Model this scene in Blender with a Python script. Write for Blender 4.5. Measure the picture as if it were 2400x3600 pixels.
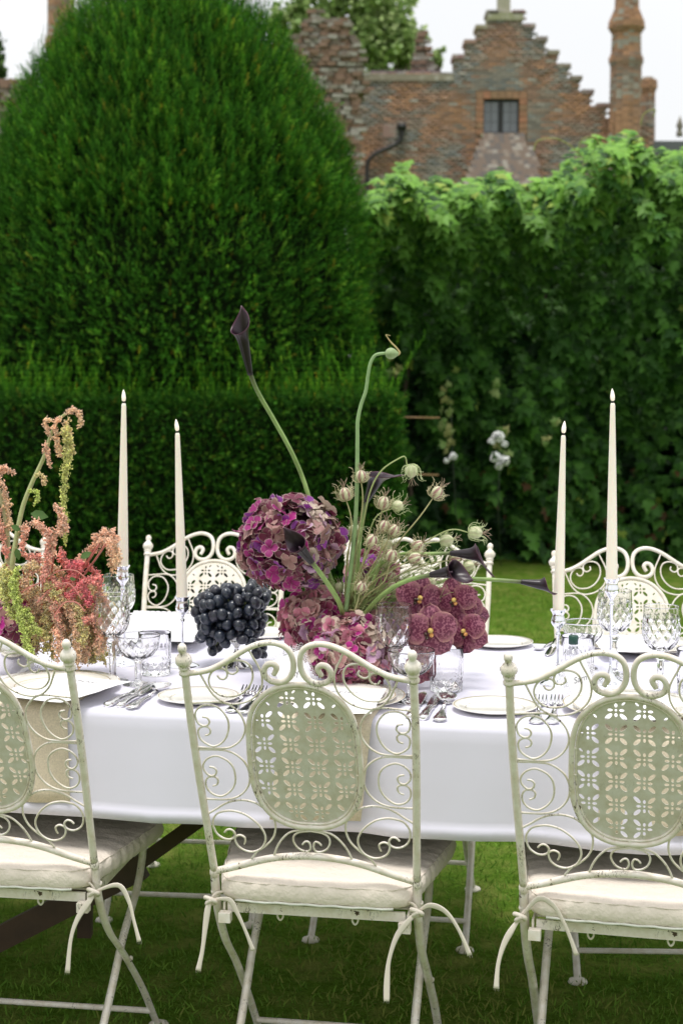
import bpy, math, random
import numpy as np
from mathutils import Vector, Matrix, Euler
from math import sin, cos, pi, radians, sqrt, atan2
random.seed(7); rng = np.random.default_rng(7)
S = bpy.context.scene; C = S.collection
for o in list(bpy.data.objects): bpy.data.objects.remove(o)

# ------------------------------------------------------------ camera, sky, sun
F, TH, CH = 5332.0, radians(4.951), 1.387
cam = bpy.data.objects.new('camera', bpy.data.cameras.new('camera')); C.objects.link(cam); S.camera = cam
cam.data.sensor_fit = 'VERTICAL'; cam.data.sensor_height = 36; cam.data.sensor_width = 24
cam.data.lens = 53.32; cam.location = (0, 0, CH); cam.rotation_euler = (pi/2 - TH, 0, 0)
cam.data.clip_start = .05; cam.data.clip_end = 2000
cam.data.dof.use_dof = True; cam.data.dof.focus_distance = 2.86; cam.data.dof.aperture_fstop = 6.2
S.view_settings.view_transform = 'Standard'; S.view_settings.look = 'None'; S.view_settings.gamma = 1
S.view_settings.exposure = 0.78
S.view_settings.use_curve_mapping = False
S.cycles.max_bounces = 14; S.cycles.transmission_bounces = 12; S.cycles.glossy_bounces = 6; S.cycles.diffuse_bounces = 4
S.cycles.use_denoising = True
SUN_EL, SUN_AZ = radians(79), radians(200)      # azimuth measured clockwise from +Y
W = bpy.data.worlds.new('World'); S.world = W; W.use_nodes = True
nt = W.node_tree; nt.nodes.clear()
sky = nt.nodes.new('ShaderNodeTexSky'); sky.sky_type = 'NISHITA'; sky.sun_disc = False
sky.sun_elevation = SUN_EL; sky.sun_rotation = SUN_AZ
mx = nt.nodes.new('ShaderNodeMix'); mx.data_type = 'RGBA'; mx.inputs[0].default_value = .93
tc = nt.nodes.new('ShaderNodeTexCoord'); cn = nt.nodes.new('ShaderNodeTexNoise'); cn.inputs['Scale'].default_value = 2.2
cr = nt.nodes.new('ShaderNodeValToRGB'); cr.color_ramp.elements[0].color = (7.5, 7.55, 7.6, 1); cr.color_ramp.elements[1].color = (8.9, 8.85, 8.75, 1)
cr.color_ramp.elements[0].position = .3; cr.color_ramp.elements[1].position = .7
bg = nt.nodes.new('ShaderNodeBackground'); bg.inputs[1].default_value = .1
ow = nt.nodes.new('ShaderNodeOutputWorld'); L = nt.links.new
L(tc.outputs['Generated'], cn.inputs['Vector']); L(cn.outputs['Fac'], cr.inputs[0])
sx = nt.nodes.new('ShaderNodeSeparateXYZ'); L(tc.outputs['Generated'], sx.inputs[0])      # overcast sky: brighter overhead than at the horizon
mr = nt.nodes.new('ShaderNodeMapRange'); mr.inputs[1].default_value = 0; mr.inputs[2].default_value = 1; mr.inputs[3].default_value = .69; mr.inputs[4].default_value = 1.0; L(sx.outputs[2], mr.inputs[0])
vm = nt.nodes.new('ShaderNodeVectorMath'); vm.operation = 'SCALE'; L(cr.outputs[0], vm.inputs[0]); L(mr.outputs[0], vm.inputs['Scale'])
L(sky.outputs[0], mx.inputs[6]); L(vm.outputs[0], mx.inputs[7]); L(mx.outputs[2], bg.inputs[0]); L(bg.outputs[0], ow.inputs[0])
sd = bpy.data.lights.new('sun', 'SUN'); sd.energy = 1.5; sd.angle = radians(20); sd.color = (1, .965, .91)
so = bpy.data.objects.new('sun', sd); C.objects.link(so)
_d = Vector((sin(SUN_AZ)*cos(SUN_EL), cos(SUN_AZ)*cos(SUN_EL), sin(SUN_EL)))
so.rotation_euler = _d.to_track_quat('Z', 'Y').to_euler(); so.location = (0, 0, 20)

# ------------------------------------------------------------ helpers
def ray(x, y):
    a = (x-1200)/F; b = (y-1800)/F
    return Vector((a, cos(TH)-b*sin(TH), -sin(TH)-b*cos(TH)))
def at(x, y, Y):
    d = ray(x, y); return Vector((0, 0, CH)) + d*(Y/d.y)
def onz(x, y, z=.756):
    d = ray(x, y); return Vector((0, 0, CH)) + d*((z-CH)/d.z)
def crom(P, n=6, closed=False):
    P = [Vector(p) for p in P]; out = []; N = len(P)
    if N < 3: return P
    rngi = range(N if closed else N-1)
    for i in rngi:
        if closed: a, b, c, d = P[(i-1) % N], P[i], P[(i+1) % N], P[(i+2) % N]
        else: a, b, c, d = P[max(i-1, 0)], P[i], P[i+1], P[min(i+2, N-1)]
        for k in range(n):
            t = k/n
            out.append(.5*((2*b)+(c-a)*t+(2*a-5*b+4*c-d)*t*t+(3*b-a-3*c+d)*t*t*t))
    if not closed: out.append(P[-1])
    return out
def rot_to(d, up=Vector((0, 0, 1))):
    z = Vector(d).normalized(); x = up.cross(z)
    if x.length < 1e-4: x = Vector((1, 0, 0)).cross(z)
    x.normalize(); y = z.cross(x)
    return Matrix((x, y, z)).transposed()

class MB:
    def __init__(s): s.v = []; s.f = []; s.c = None; s.e = None
    def add(s, v, f, col=None):
        n = len(s.v); s.v += [tuple(p) for p in v]; s.f += [tuple(i+n for i in q) for q in f]
        if col is not None:
            if s.c is None: s.c = [(1, 1, 1, 1)]*n
            if callable(col): s.c += [tuple(col(p))+(1,) for p in v]
            else: s.c += [tuple(col)+(1,)]*len(v)
        elif s.c is not None: s.c += [(1, 1, 1, 1)]*len(v)
        return s
    def box(s, c, d, rz=0, col=None, M=None):
        x, y, z = d[0]/2, d[1]/2, d[2]/2
        v = [Vector((sx*x, sy*y, sz*z)) for sx in (-1, 1) for sy in (-1, 1) for sz in (-1, 1)]
        R = M if M is not None else Matrix.Rotation(rz, 3, 'Z')
        v = [R @ p + Vector(c) for p in v]
        return s.add(v, [(0, 1, 3, 2), (4, 6, 7, 5), (0, 4, 5, 1), (2, 3, 7, 6), (0, 2, 6, 4), (1, 5, 7, 3)], col)
    def tube(s, P, r, seg=8, closed=False, flat=None, col=None, up=(0, 0, 1)):
        P = [Vector(p) for p in P]; N = len(P); v = []; prev = None
        for i, p in enumerate(P):
            if closed: d = P[(i+1) % N]-P[i-1]
            else: d = P[min(i+1, N-1)]-P[max(i-1, 0)]
            if d.length < 1e-9: d = Vector((0, 0, 1))
            d.normalize()
            if prev is None:
                u = Vector(up).cross(d)
                if u.length < 1e-3: u = Vector((1, 0, 0)).cross(d)
            else: u = prev - d*prev.dot(d)
            u.normalize(); w = d.cross(u); prev = u
            ri = r[i] if hasattr(r, '__len__') else r
            rf = ri if flat is None else (flat[i] if hasattr(flat, '__len__') else flat)
            for k in range(seg):
                a = 2*pi*k/seg; v.append(p+u*cos(a)*ri+w*sin(a)*rf)
        f = []
        for i in range(N if closed else N-1):
            j = (i+1) % N
            for k in range(seg):
                f.append((i*seg+k, i*seg+(k+1) % seg, j*seg+(k+1) % seg, j*seg+k))
        if not closed:
            f.append(tuple(range(seg-1, -1, -1))); f.append(tuple((N-1)*seg+k for k in range(seg)))
        return s.add(v, f, col)
    def lathe(s, prof, seg=24, c=(0, 0, 0), disp=None, R=None, col=None, sc=(1, 1)):
        v = []; f = []; c = Vector(c); n = len(prof)
        for i, (r, z) in enumerate(prof):
            for k in range(seg):
                a = 2*pi*k/seg; rr = r if disp is None else r+disp(a, z, i)
                p = Vector((rr*cos(a)*sc[0], rr*sin(a)*sc[1], z))
                if R is not None: p = R @ p
                v.append(p+c)
        for i in range(n-1):
            for k in range(seg):
                f.append((i*seg+k, i*seg+(k+1) % seg, (i+1)*seg+(k+1) % seg, (i+1)*seg+k))
        if prof[0][0] > 1e-6: f.append(tuple(range(seg-1, -1, -1)))
        if prof[-1][0] > 1e-6: f.append(tuple((n-1)*seg+k for k in range(seg)))
        return s.add(v, f, col)
    def mesh(s, name, smooth=True):
        me = bpy.data.meshes.new(name); me.from_pydata(s.v, [], s.f)
        ca = me.color_attributes.new('Col', 'FLOAT_COLOR', 'POINT')
        cc = s.c if s.c is not None else [(1, 1, 1, 1)]*len(s.v)
        ca.data.foreach_set('color', np.array(cc, 'f').ravel())
        if smooth: me.polygons.foreach_set('use_smooth', [True]*len(me.polygons))
        me.validate(); me.update(); return me
def put(name, me, m, parent=None, loc=None, rot=None, sc=None, color=None, **tags):
    o = bpy.data.objects.new(name, me); C.objects.link(o)
    if m is not None and not me.materials: me.materials.append(m)
    if parent is not None: o.parent = parent
    if loc is not None: o.location = loc
    if rot is not None:
        if isinstance(rot, Matrix): o.rotation_euler = rot.to_euler()
        else: o.rotation_euler = rot
    if sc is not None: o.scale = (sc, sc, sc) if not hasattr(sc, '__len__') else sc
    if color is not None: o.color = tuple(color)+(1,)
    for k, t in tags.items(): o[k] = t
    return o
def obj(name, mb, m, parent=None, smooth=True, **k):
    return put(name, mb.mesh(name, smooth), m, parent, **k)
def thing(name, label, cat, loc=(0, 0, 0), rz=0, group=None):
    o = bpy.data.objects.new(name, None); C.objects.link(o); o.location = loc; o.rotation_euler = (0, 0, rz)
    o.empty_display_size = .05
    o['label'] = label; o['category'] = cat
    if group: o['group'] = group
    return o
def tag(o, label, cat, group=None):
    o['label'] = label; o['category'] = cat
    if group: o['group'] = group
    return o
def copy_tree(o, loc, rz, label, color=None):
    kids = {}
    for x in ALLKIDS(): kids.setdefault(x.parent, []).append(x)
    def cp(a, par):
        b = a.copy(); C.objects.link(b); b.parent = par
        if color is not None and a.type == 'MESH' and a.get('paint'): b.color = tuple(color)+(.0,)
        for k in kids.get(a, []): cp(k, b)
        return b
    r = cp(o, None); r.location = loc; r.rotation_euler = (0, 0, rz); r['label'] = label
    return r
def ALLKIDS(): return [x for x in bpy.data.objects if x.parent is not None]
def text_mesh(cu):
    o = bpy.data.objects.new('tmp_text', cu); C.objects.link(o); dg = bpy.context.evaluated_depsgraph_get()
    me = bpy.data.meshes.new_from_object(o.evaluated_get(dg)); bpy.data.objects.remove(o); me.materials.clear(); return me
def stamp_mesh(name, bv, bf, Rm, T, cols=None, smooth=False):
    """many transformed copies of a small mesh joined; Rm (N,3,3), T (N,3), cols (N,3) or (N,nv,3)"""
    bv = np.array(bv, 'f'); N = len(T); nv = len(bv)
    V = np.einsum('nij,vj->nvi', Rm, bv)+T[:, None, :]
    me = bpy.data.meshes.new(name); me.vertices.add(N*nv); me.vertices.foreach_set('co', V.astype('f').ravel())
    ls = np.array([len(q) for q in bf]); flat = np.array([i for q in bf for i in q])
    nl = len(flat); me.loops.add(N*nl)
    me.loops.foreach_set('vertex_index', (flat[None, :]+np.arange(N)[:, None]*nv).astype('i').ravel())
    me.polygons.add(N*len(bf)); st = np.concatenate([[0], np.cumsum(ls)[:-1]])
    me.polygons.foreach_set('loop_start', (st[None, :]+np.arange(N)[:, None]*nl).astype('i').ravel())
    try: me.polygons.foreach_set('loop_total', np.tile(ls, N).astype('i'))
    except Exception: pass
    if smooth: me.polygons.foreach_set('use_smooth', np.ones(N*len(bf), bool))
    me.update(calc_edges=True)
    ca = me.color_attributes.new('Col', 'FLOAT_COLOR', 'POINT')
    if cols is None: cc = np.ones((N, nv, 4), 'f')
    else:
        cols = np.array(cols, 'f'); cc = np.ones((N, nv, 4), 'f')
        cc[:, :, :3] = cols[:, None, :] if cols.ndim == 2 else cols
    ca.data.foreach_set('color', cc.ravel()); return me
def frames(dirs, roll=None, up=None):
    """rotation matrices whose local z is along dirs"""
    z = dirs/np.linalg.norm(dirs, axis=1, keepdims=True)
    u = np.tile(np.array([0, 0, 1.]), (len(z), 1)) if up is None else up
    x = np.cross(u, z); l = np.linalg.norm(x, axis=1); bad = l < 1e-3; x[bad] = np.cross([1., 0, 0], z[bad]); x /= np.linalg.norm(x, axis=1, keepdims=True)
    y = np.cross(z, x)
    if roll is not None:
        c, s_ = np.cos(roll)[:, None], np.sin(roll)[:, None]; x, y = x*c+y*s_, -x*s_+y*c
    return np.stack([x, y, z], axis=2)
def pieces(name, mbase, mat_, parent, T, Rm, cols, order=None, limit=300):
    """alike pieces: the first `limit` as parts sharing one mesh, the rest joined as stuff"""
    idx = np.arange(len(T)) if order is None else np.argsort(order)
    me = mbase.mesh(name, False)
    for i in idx[:limit]:
        o = put(name, me, mat_, parent); M4 = Matrix([list(Rm[i][r])+[float(T[i][r])] for r in range(3)]+[[0, 0, 0, 1]])
        o.matrix_basis = M4; o.color = tuple(float(x) for x in cols[i])+(1,)
    rest = idx[limit:]
    if len(rest):
        m2 = stamp_mesh(name, mbase.v, mbase.f, Rm[rest], T[rest], cols[rest])
        put(name, m2, mat_, parent, kind='stuff')

# ------------------------------------------------------------ materials
def mat(name, base=(1, 1, 1), rough=.5, metal=0., vc=False, objc=False, noise=None, bump=None, trans=0, spec=.5,
        coat=0, sheen=0, chips=None, spots=None, glass=False, emit=None, weave=None, sss=0, rings=None, tint2=None):
    m = bpy.data.materials.new(name); m.use_nodes = True; n = m.node_tree; N = n.nodes; L = n.links.new
    b = N['Principled BSDF']; out = N['Material Output']
    b.inputs['Roughness'].default_value = rough; b.inputs['Metallic'].default_value = metal
    b.inputs['Specular IOR Level'].default_value = spec; b.inputs['Coat Weight'].default_value = coat
    if sheen: b.inputs['Sheen Weight'].default_value = sheen
    if sss: b.inputs['Subsurface Weight'].default_value = sss; b.inputs['Subsurface Scale'].default_value = .01
    rgb = N.new('ShaderNodeRGB'); rgb.outputs[0].default_value = (*base, 1); col = rgb.outputs[0]
    def mul(a, c2, fac=1., mode='MULTIPLY'):
        k = N.new('ShaderNodeMix'); k.data_type = 'RGBA'; k.blend_type = mode
        if isinstance(fac, float) or isinstance(fac, int): k.inputs[0].default_value = fac
        else: L(fac, k.inputs[0])
        L(a, k.inputs[6])
        if isinstance(c2, tuple): k.inputs[7].default_value = (*c2, 1)
        else: L(c2, k.inputs[7])
        return k.outputs[2]
    tco = N.new('ShaderNodeTexCoord').outputs['Object']
    def nz(scale, detail=3, vec=None, rough_=.6):
        t = N.new('ShaderNodeTexNoise'); t.inputs['Scale'].default_value = scale; t.inputs['Detail'].default_value = detail
        t.inputs['Roughness'].default_value = rough_; L(vec or tco, t.inputs['Vector']); return t.outputs['Fac']
    def ramp(v, a, c):
        k = N.new('ShaderNodeMapRange'); k.inputs[1].default_value = a; k.inputs[2].default_value = c; L(v, k.inputs[0]); return k.outputs[0]
    if vc:
        at_ = N.new('ShaderNodeAttribute'); at_.attribute_name = 'Col'; col = mul(col, at_.outputs['Color'])
    if vc or objc:
        oi = N.new('ShaderNodeObjectInfo'); col = mul(col, oi.outputs['Color'])
    if noise:
        sc, amt = noise[0], noise[1]; f = ramp(nz(sc), .3, .7)
        col = mul(col, (1-amt,)*3 if len(noise) < 3 else noise[2], mul_f(N, L, f, 1 if len(noise) > 2 else 1))
    if tint2: # (scale, colour, lo, hi)
        col = mul(col, tint2[1], ramp(nz(tint2[0], 4), tint2[2], tint2[3]), 'MIX')
    if spots:
        vo = N.new('ShaderNodeTexVoronoi'); vo.inputs['Scale'].default_value = spots[0]; L(tco, vo.inputs['Vector'])
        nn = nz(spots[0]*.6, 2)
        ad = N.new('ShaderNodeMath'); ad.operation = 'ADD'; L(vo.outputs['Distance'], ad.inputs[0]); L(nn, ad.inputs[1])
        col = mul(col, spots[1], ramp(ad.outputs[0], spots[2], spots[3]), 'MIX')
    if rings:
        g = N.new('ShaderNodeSeparateXYZ'); L(tco, g.inputs[0])
        le = N.new('ShaderNodeVectorMath'); le.operation = 'LENGTH'; cb = N.new('ShaderNodeCombineXYZ'); L(g.outputs[0], cb.inputs[0]); L(g.outputs[1], cb.inputs[1]); L(cb.outputs[0], le.inputs[0])
        for (r0, w, rc, brk) in rings:
            s1 = N.new('ShaderNodeMath'); s1.operation = 'SUBTRACT'; L(le.outputs['Value'], s1.inputs[0]); s1.inputs[1].default_value = r0
            s2 = N.new('ShaderNodeMath'); s2.operation = 'ABSOLUTE'; L(s1.outputs[0], s2.inputs[0]); v = s2.outputs[0]
            if brk:
                wv = nz(420, 1); w2 = N.new('ShaderNodeMath'); w2.operation = 'MULTIPLY_ADD'; L(wv, w2.inputs[0]); w2.inputs[1].default_value = .008; w2.inputs[2].default_value = -.004
                s3 = N.new('ShaderNodeMath'); s3.operation = 'ADD'; L(s1.outputs[0], s3.inputs[0]); L(w2.outputs[0], s3.inputs[1])
                s4 = N.new('ShaderNodeMath'); s4.operation = 'ABSOLUTE'; L(s3.outputs[0], s4.inputs[0]); v = s4.outputs[0]
            k = N.new('ShaderNodeMapRange'); k.inputs[1].default_value = w; k.inputs[2].default_value = w*.5; k.inputs[3].default_value = 0; k.inputs[4].default_value = 1; L(v, k.inputs[0])
            col = mul(col, rc, k.outputs[0], 'MIX')
    if chips:
        geo = N.new('ShaderNodeNewGeometry').outputs['Position']
        mp = N.new('ShaderNodeMapping'); mp.inputs['Scale'].default_value = (1, 1, .35); L(tco, mp.inputs[0])
        a1 = ramp(nz(270, 4, mp.outputs[0], .8), .55, .59); a2 = ramp(nz(15, 5), .50, .62)
        k = N.new('ShaderNodeMath'); k.operation = 'MULTIPLY'; L(a1, k.inputs[0]); L(a2, k.inputs[1])
        big = ramp(nz(60, 3), .70, .712)
        k2 = N.new('ShaderNodeMath'); k2.operation = 'MAXIMUM'; L(k.outputs[0], k2.inputs[0]); L(big, k2.inputs[1])
        k3 = N.new('ShaderNodeMath'); k3.operation = 'MULTIPLY'; L(k2.outputs[0], k3.inputs[0]); L(oi.outputs['Alpha'], k3.inputs[1])
        col = mul(col, (.80, .76, .66), ramp(nz(45, 3), .35, .75))
        col = mul(col, chips[0], k3.outputs[0], 'MIX')
    L(col, b.inputs['Base Color'])
    if bump:
        bp = N.new('ShaderNodeBump'); bp.inputs['Strength'].default_value = bump[1]; bp.inputs['Distance'].default_value = bump[2] if len(bump) > 2 else .002
        L(nz(bump[0], 4), bp.inputs['Height']); L(bp.outputs[0], b.inputs['Normal'])
    if weave:
        w1 = N.new('ShaderNodeTexWave'); w1.inputs['Scale'].default_value = weave[0]; w1.bands_direction = 'X'; w1.inputs['Distortion'].default_value = 1.2; w1.inputs['Detail'].default_value = 1
        w2 = N.new('ShaderNodeTexWave'); w2.inputs['Scale'].default_value = weave[0]; w2.bands_direction = 'Z'; w2.inputs['Distortion'].default_value = 1.2; w2.inputs['Detail'].default_value = 1
        L(tco, w1.inputs[0]); L(tco, w2.inputs[0])
        ad = N.new('ShaderNodeMath'); L(w1.outputs['Fac'], ad.inputs[0]); L(w2.outputs['Fac'], ad.inputs[1])
        ad2 = N.new('ShaderNodeMath'); ad2.operation = 'MULTIPLY_ADD'; L(nz(7, 4), ad2.inputs[0]); ad2.inputs[1].default_value = 5; L(ad.outputs[0], ad2.inputs[2])
        bp = N.new('ShaderNodeBump'); bp.inputs['Strength'].default_value = weave[1]; bp.inputs['Distance'].default_value = .003
        L(ad2.outputs[0], bp.inputs['Height']); L(bp.outputs[0], b.inputs['Normal'])
    if glass:
        b.inputs['Transmission Weight'].default_value = 1; b.inputs['IOR'].default_value = glass; b.inputs['Roughness'].default_value = rough
    if emit:
        b.inputs['Emission Color'].default_value = (*emit[0], 1); b.inputs['Emission Strength'].default_value = emit[1]
    if trans:
        t = N.new('ShaderNodeBsdfTranslucent'); L(col, t.inputs['Color']); ms = N.new('ShaderNodeMixShader'); ms.inputs[0].default_value = trans
        L(b.outputs[0], ms.inputs[1]); L(t.outputs[0], ms.inputs[2]); L(ms.outputs[0], out.inputs['Surface'])
    return m
def mul_f(N, L, f, k): return f

M = {}
M['paint'] = mat('worn_cream_paint', (1, 1, 1), .42, objc=True, chips=((.075, .045, .03), .95), bump=(300, .15))
M['cloth'] = mat('white_linen', (.69, .68, .79), .85, weave=(260, .12), sheen=.1)
M['linen'] = mat('beige_linen', (.76, .67, .52), .9, weave=(300, .25), noise=(300, .25))
M['cushion'] = mat('ivory_cotton', (.78, .70, .61), .85, bump=(20, .5, .02), sheen=.15)
M['tie'] = mat('ivory_tape', (.76, .69, .60), .85, bump=(700, .3))
M['zip'] = mat('zip_tape', (.68, .69, .63), .8)
M['china'] = mat('cream_china', (.86, .84, .78), .12, coat=.4, rings=[(.1325, .0012, (.45, .33, .15), 0), (.078, .0010, (.45, .33, .15), 0), (.056, .0013, (.42, .38, .30), 1), (.112, .0013, (.42, .38, .30), 1), (.1130, .0010, (.45, .33, .15), 0)])
M['card'] = mat('white_card', (.86, .86, .87), .8)
M['ink'] = mat('grey_ink', (.22, .22, .24), .7)
M['glass'] = mat('crystal', (1, 1, 1), 0.0, glass=1.5, spec=.6)
M['silver'] = mat('silver', (.84, .83, .82), .12, metal=1., bump=(260, .06))
M['chrome'] = mat('polished_silver', (.86, .87, .90), .05, metal=1.)
M['wax'] = mat('ivory_wax', (.90, .84, .72), .45, sss=.15)
M['flame'] = mat('glowing_flame_tip', (.95, .90, .82), .4, emit=((1, .80, .55), .22))
M['wick'] = mat('dark_wick', (.02, .02, .02), .6)
M['grape'] = mat('black_grape', (1, 1, 1), .34, objc=True, tint2=(48, (.028, .042, .064), .38, .70), coat=.3, spec=.5)
M['twig'] = mat('grape_stalk', (.16, .20, .06), .6)
M['petal'] = mat('hydrangea_petal', (1, 1, 1), .55, vc=True, trans=.22, bump=(160, .25))
def petal_margin(m):
    n = m.node_tree; N = n.nodes; L = n.links.new; b = N['Principled BSDF']; at_ = N.new('ShaderNodeAttribute'); at_.attribute_name = 'Col'
    oi = N.new('ShaderNodeObjectInfo'); k = N.new('ShaderNodeMix'); k.data_type = 'RGBA'; sp = N.new('ShaderNodeSeparateColor'); L(at_.outputs['Color'], sp.inputs[0])
    L(sp.outputs[0], k.inputs[0]); L(oi.outputs['Color'], k.inputs[6]); k.inputs[7].default_value = (.60, .52, .42, 1)
    k2 = N.new('ShaderNodeMix'); k2.data_type = 'RGBA'; k2.blend_type = 'MULTIPLY'; k2.inputs[0].default_value = 1; L(k.outputs[2], k2.inputs[6]); L(sp.outputs[1], k2.inputs[7])
    L(k2.outputs[2], b.inputs['Base Color'])
    for x in N:
        if x.type == 'BSDF_TRANSLUCENT': L(k2.outputs[2], x.inputs['Color'])
petal_margin(M['petal'])
M['pod'] = mat('seed_pod', (1, 1, 1), .55, vc=True, trans=.1)
M['stem'] = mat('flower_stem', (1, 1, 1), .5, vc=True, trans=.08, noise=(60, .25))
M['calla'] = mat('dark_calla', (1, 1, 1), .33, vc=True, spec=.45)
M['orchid'] = mat('speckled_orchid', (1, 1, 1), .42, vc=True, trans=.15, spots=(260, (.33, .11, .16), 1.01, 1.15))
M['orchid_lip'] = mat('orchid_lip', (1, 1, 1), .4, vc=True)
M['amaranth'] = mat('amaranth_grain', (1, 1, 1), .65, vc=True, trans=.5)
M['leaf'] = mat('leaf', (1, 1, 1), .5, vc=True, trans=.25, spec=.22)
M['yew'] = mat('yew_needle', (1, 1, 1), .65, vc=True, trans=.12, spec=.06)
M['core'] = mat('painted_shade', (.008, .014, .005), .95, spec=0)  # near-black stand-in for the shade inside hedges and behind the window
M['bark'] = mat('bark', (.07, .05, .035), .9, bump=(30, .6))
M['grass'] = mat('grass_blade', (1, 1, 1), .7, vc=True, trans=.2, spec=.08)
M['lawn'] = mat('lawn', (.135, .25, .03), .9, spec=0, tint2=(9, (.27, .29, .08), .45, .8), bump=(90, .9, .03), noise=(60, .45))
M['brick'] = mat('old_brick', (1, 1, 1), .9, vc=True, bump=(25, .5, .01), noise=(9, .35))
M['mortar'] = mat('mortar', (.28, .23, .18), .95, noise=(5, .3))
M['stone'] = mat('lichened_stone', (1, 1, 1), .95, vc=True, bump=(15, .6, .02), tint2=(6, (.42, .40, .35), .5, .72))
M['lead'] = mat('lead_grey', (.10, .11, .12), .6)
M['iron'] = mat('black_iron', (.015, .015, .017), .5)
M['pane'] = mat('leaded_pane', (.13, .145, .165), .12, spec=.8)
M['wood'] = mat('dark_wood', (.075, .042, .024), .6, noise=(20, .4), bump=(40, .4))
M['label'] = mat('green_label', (.02, .13, .085), .5)
M['peach'] = mat('label_print', (.72, .42, .27), .6)
M['cap'] = mat('green_cap', (.015, .07, .05), .35)
M['lace'] = mat('white_lace', (.80, .79, .82), .9)
M['bloom'] = mat('white_bloom', (.86, .87, .86), .6, trans=.2)

# ------------------------------------------------------------ ground
def plane_obj():
    mb = MB(); xs = np.linspace(-1, 1, 41); k = []
    def w(t): return 220*np.sign(t)*abs(t)**3
    for j in range(41):
        for i in range(41): mb.v.append((w(xs[i]), 30+w(xs[j]), 0))
    for j in range(40):
        for i in range(40): mb.f.append((j*41+i, j*41+i+1, (j+1)*41+i+1, (j+1)*41+i))
    return mb
obj('lawn', plane_obj(), M['lawn'], kind='structure')
def grass():
    N = 170000
    Y = 2.5+rng.random(N)**1.25*7.5; X = (rng.random(N)-.5)*(2.4+Y*.62)
    T = np.stack([X, Y, np.zeros(N)], 1)
    d = np.stack([rng.normal(0, .6, N), rng.normal(0, .6, N), np.ones(N)], 1)
    Rm = frames(d, rng.random(N)*6.28)*(1+.35*rng.normal(0, 1, N))[:, None, None]*(1+(Y-2.5)*.05)[:, None, None]
    bv = [(-.0013, 0, 0), (.0013, 0, 0), (.0009, .002, .009), (-.0009, .002, .009), (0, .006, .015)]
    bf = [(0, 1, 2, 3), (3, 2, 4)]
    g = rng.random(N)[:, None]; patch = (np.sin(X*3.1+1)*np.sin(Y*2.3)+rng.normal(0, .5, N))[:, None]
    c = np.array([.08, .19, .02])*(1-g)+np.array([.20, .34, .05])*g
    y = (patch > .65); c = np.where(y, c*.5+np.array([.30, .25, .08])*.5, c)
    put('grass', stamp_mesh('grass', bv, bf, Rm, T, c), M['grass'], kind='stuff')
grass()

# ------------------------------------------------------------ yew topiary and hedge
def needle_sprig(n=6, L_=.062, w=.0048, nl=.020):
    v = []; f = []
    for i in range(n):
        t = (i+.5)/n*L_
        for sgn in (-1, 1):
            a = radians(52)-i/n*radians(25); ph = i*2.1
            d = Vector((sgn*sin(a)*cos(ph), sgn*sin(a)*sin(ph), cos(a))); l = nl*(1-.35*i/n)
            p = Vector((0, 0, t)); s = d.cross(Vector((0.3, .2, 1))).normalized()*w*.5
            k = len(v); v += [p-s, p+d*l*.5-s*1.1, p+d*l, p+d*l*.5+s*1.1]; f.append((k, k+1, k+2, k+3))
    return [tuple(p) for p in v], f
SPR = needle_sprig()
YEWC = np.array([[.022, .092, .010], [.042, .150, .014], [.012, .052, .006], [.085, .200, .020]])
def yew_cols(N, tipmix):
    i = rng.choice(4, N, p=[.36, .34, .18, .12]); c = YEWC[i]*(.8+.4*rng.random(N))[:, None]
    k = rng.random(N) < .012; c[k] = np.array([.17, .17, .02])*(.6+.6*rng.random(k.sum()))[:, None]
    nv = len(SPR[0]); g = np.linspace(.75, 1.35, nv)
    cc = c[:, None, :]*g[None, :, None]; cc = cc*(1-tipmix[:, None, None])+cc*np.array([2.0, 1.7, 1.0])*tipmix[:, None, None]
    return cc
DOME = [(0, 1.12), (.5, 1.18), (1.0, 1.22), (1.46, 1.255), (1.83, 1.28), (2.21, 1.265), (2.58, 1.20), (2.88, 1.09), (3.10, .985), (3.28, .90), (3.47, .80), (3.60, .71), (3.72, .60), (3.80, .50), (3.86, .35), (3.90, .16), (3.91, 0.02)]
DZ = np.array([p[0] for p in DOME]); DR = np.array([p[1] for p in DOME])
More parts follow.
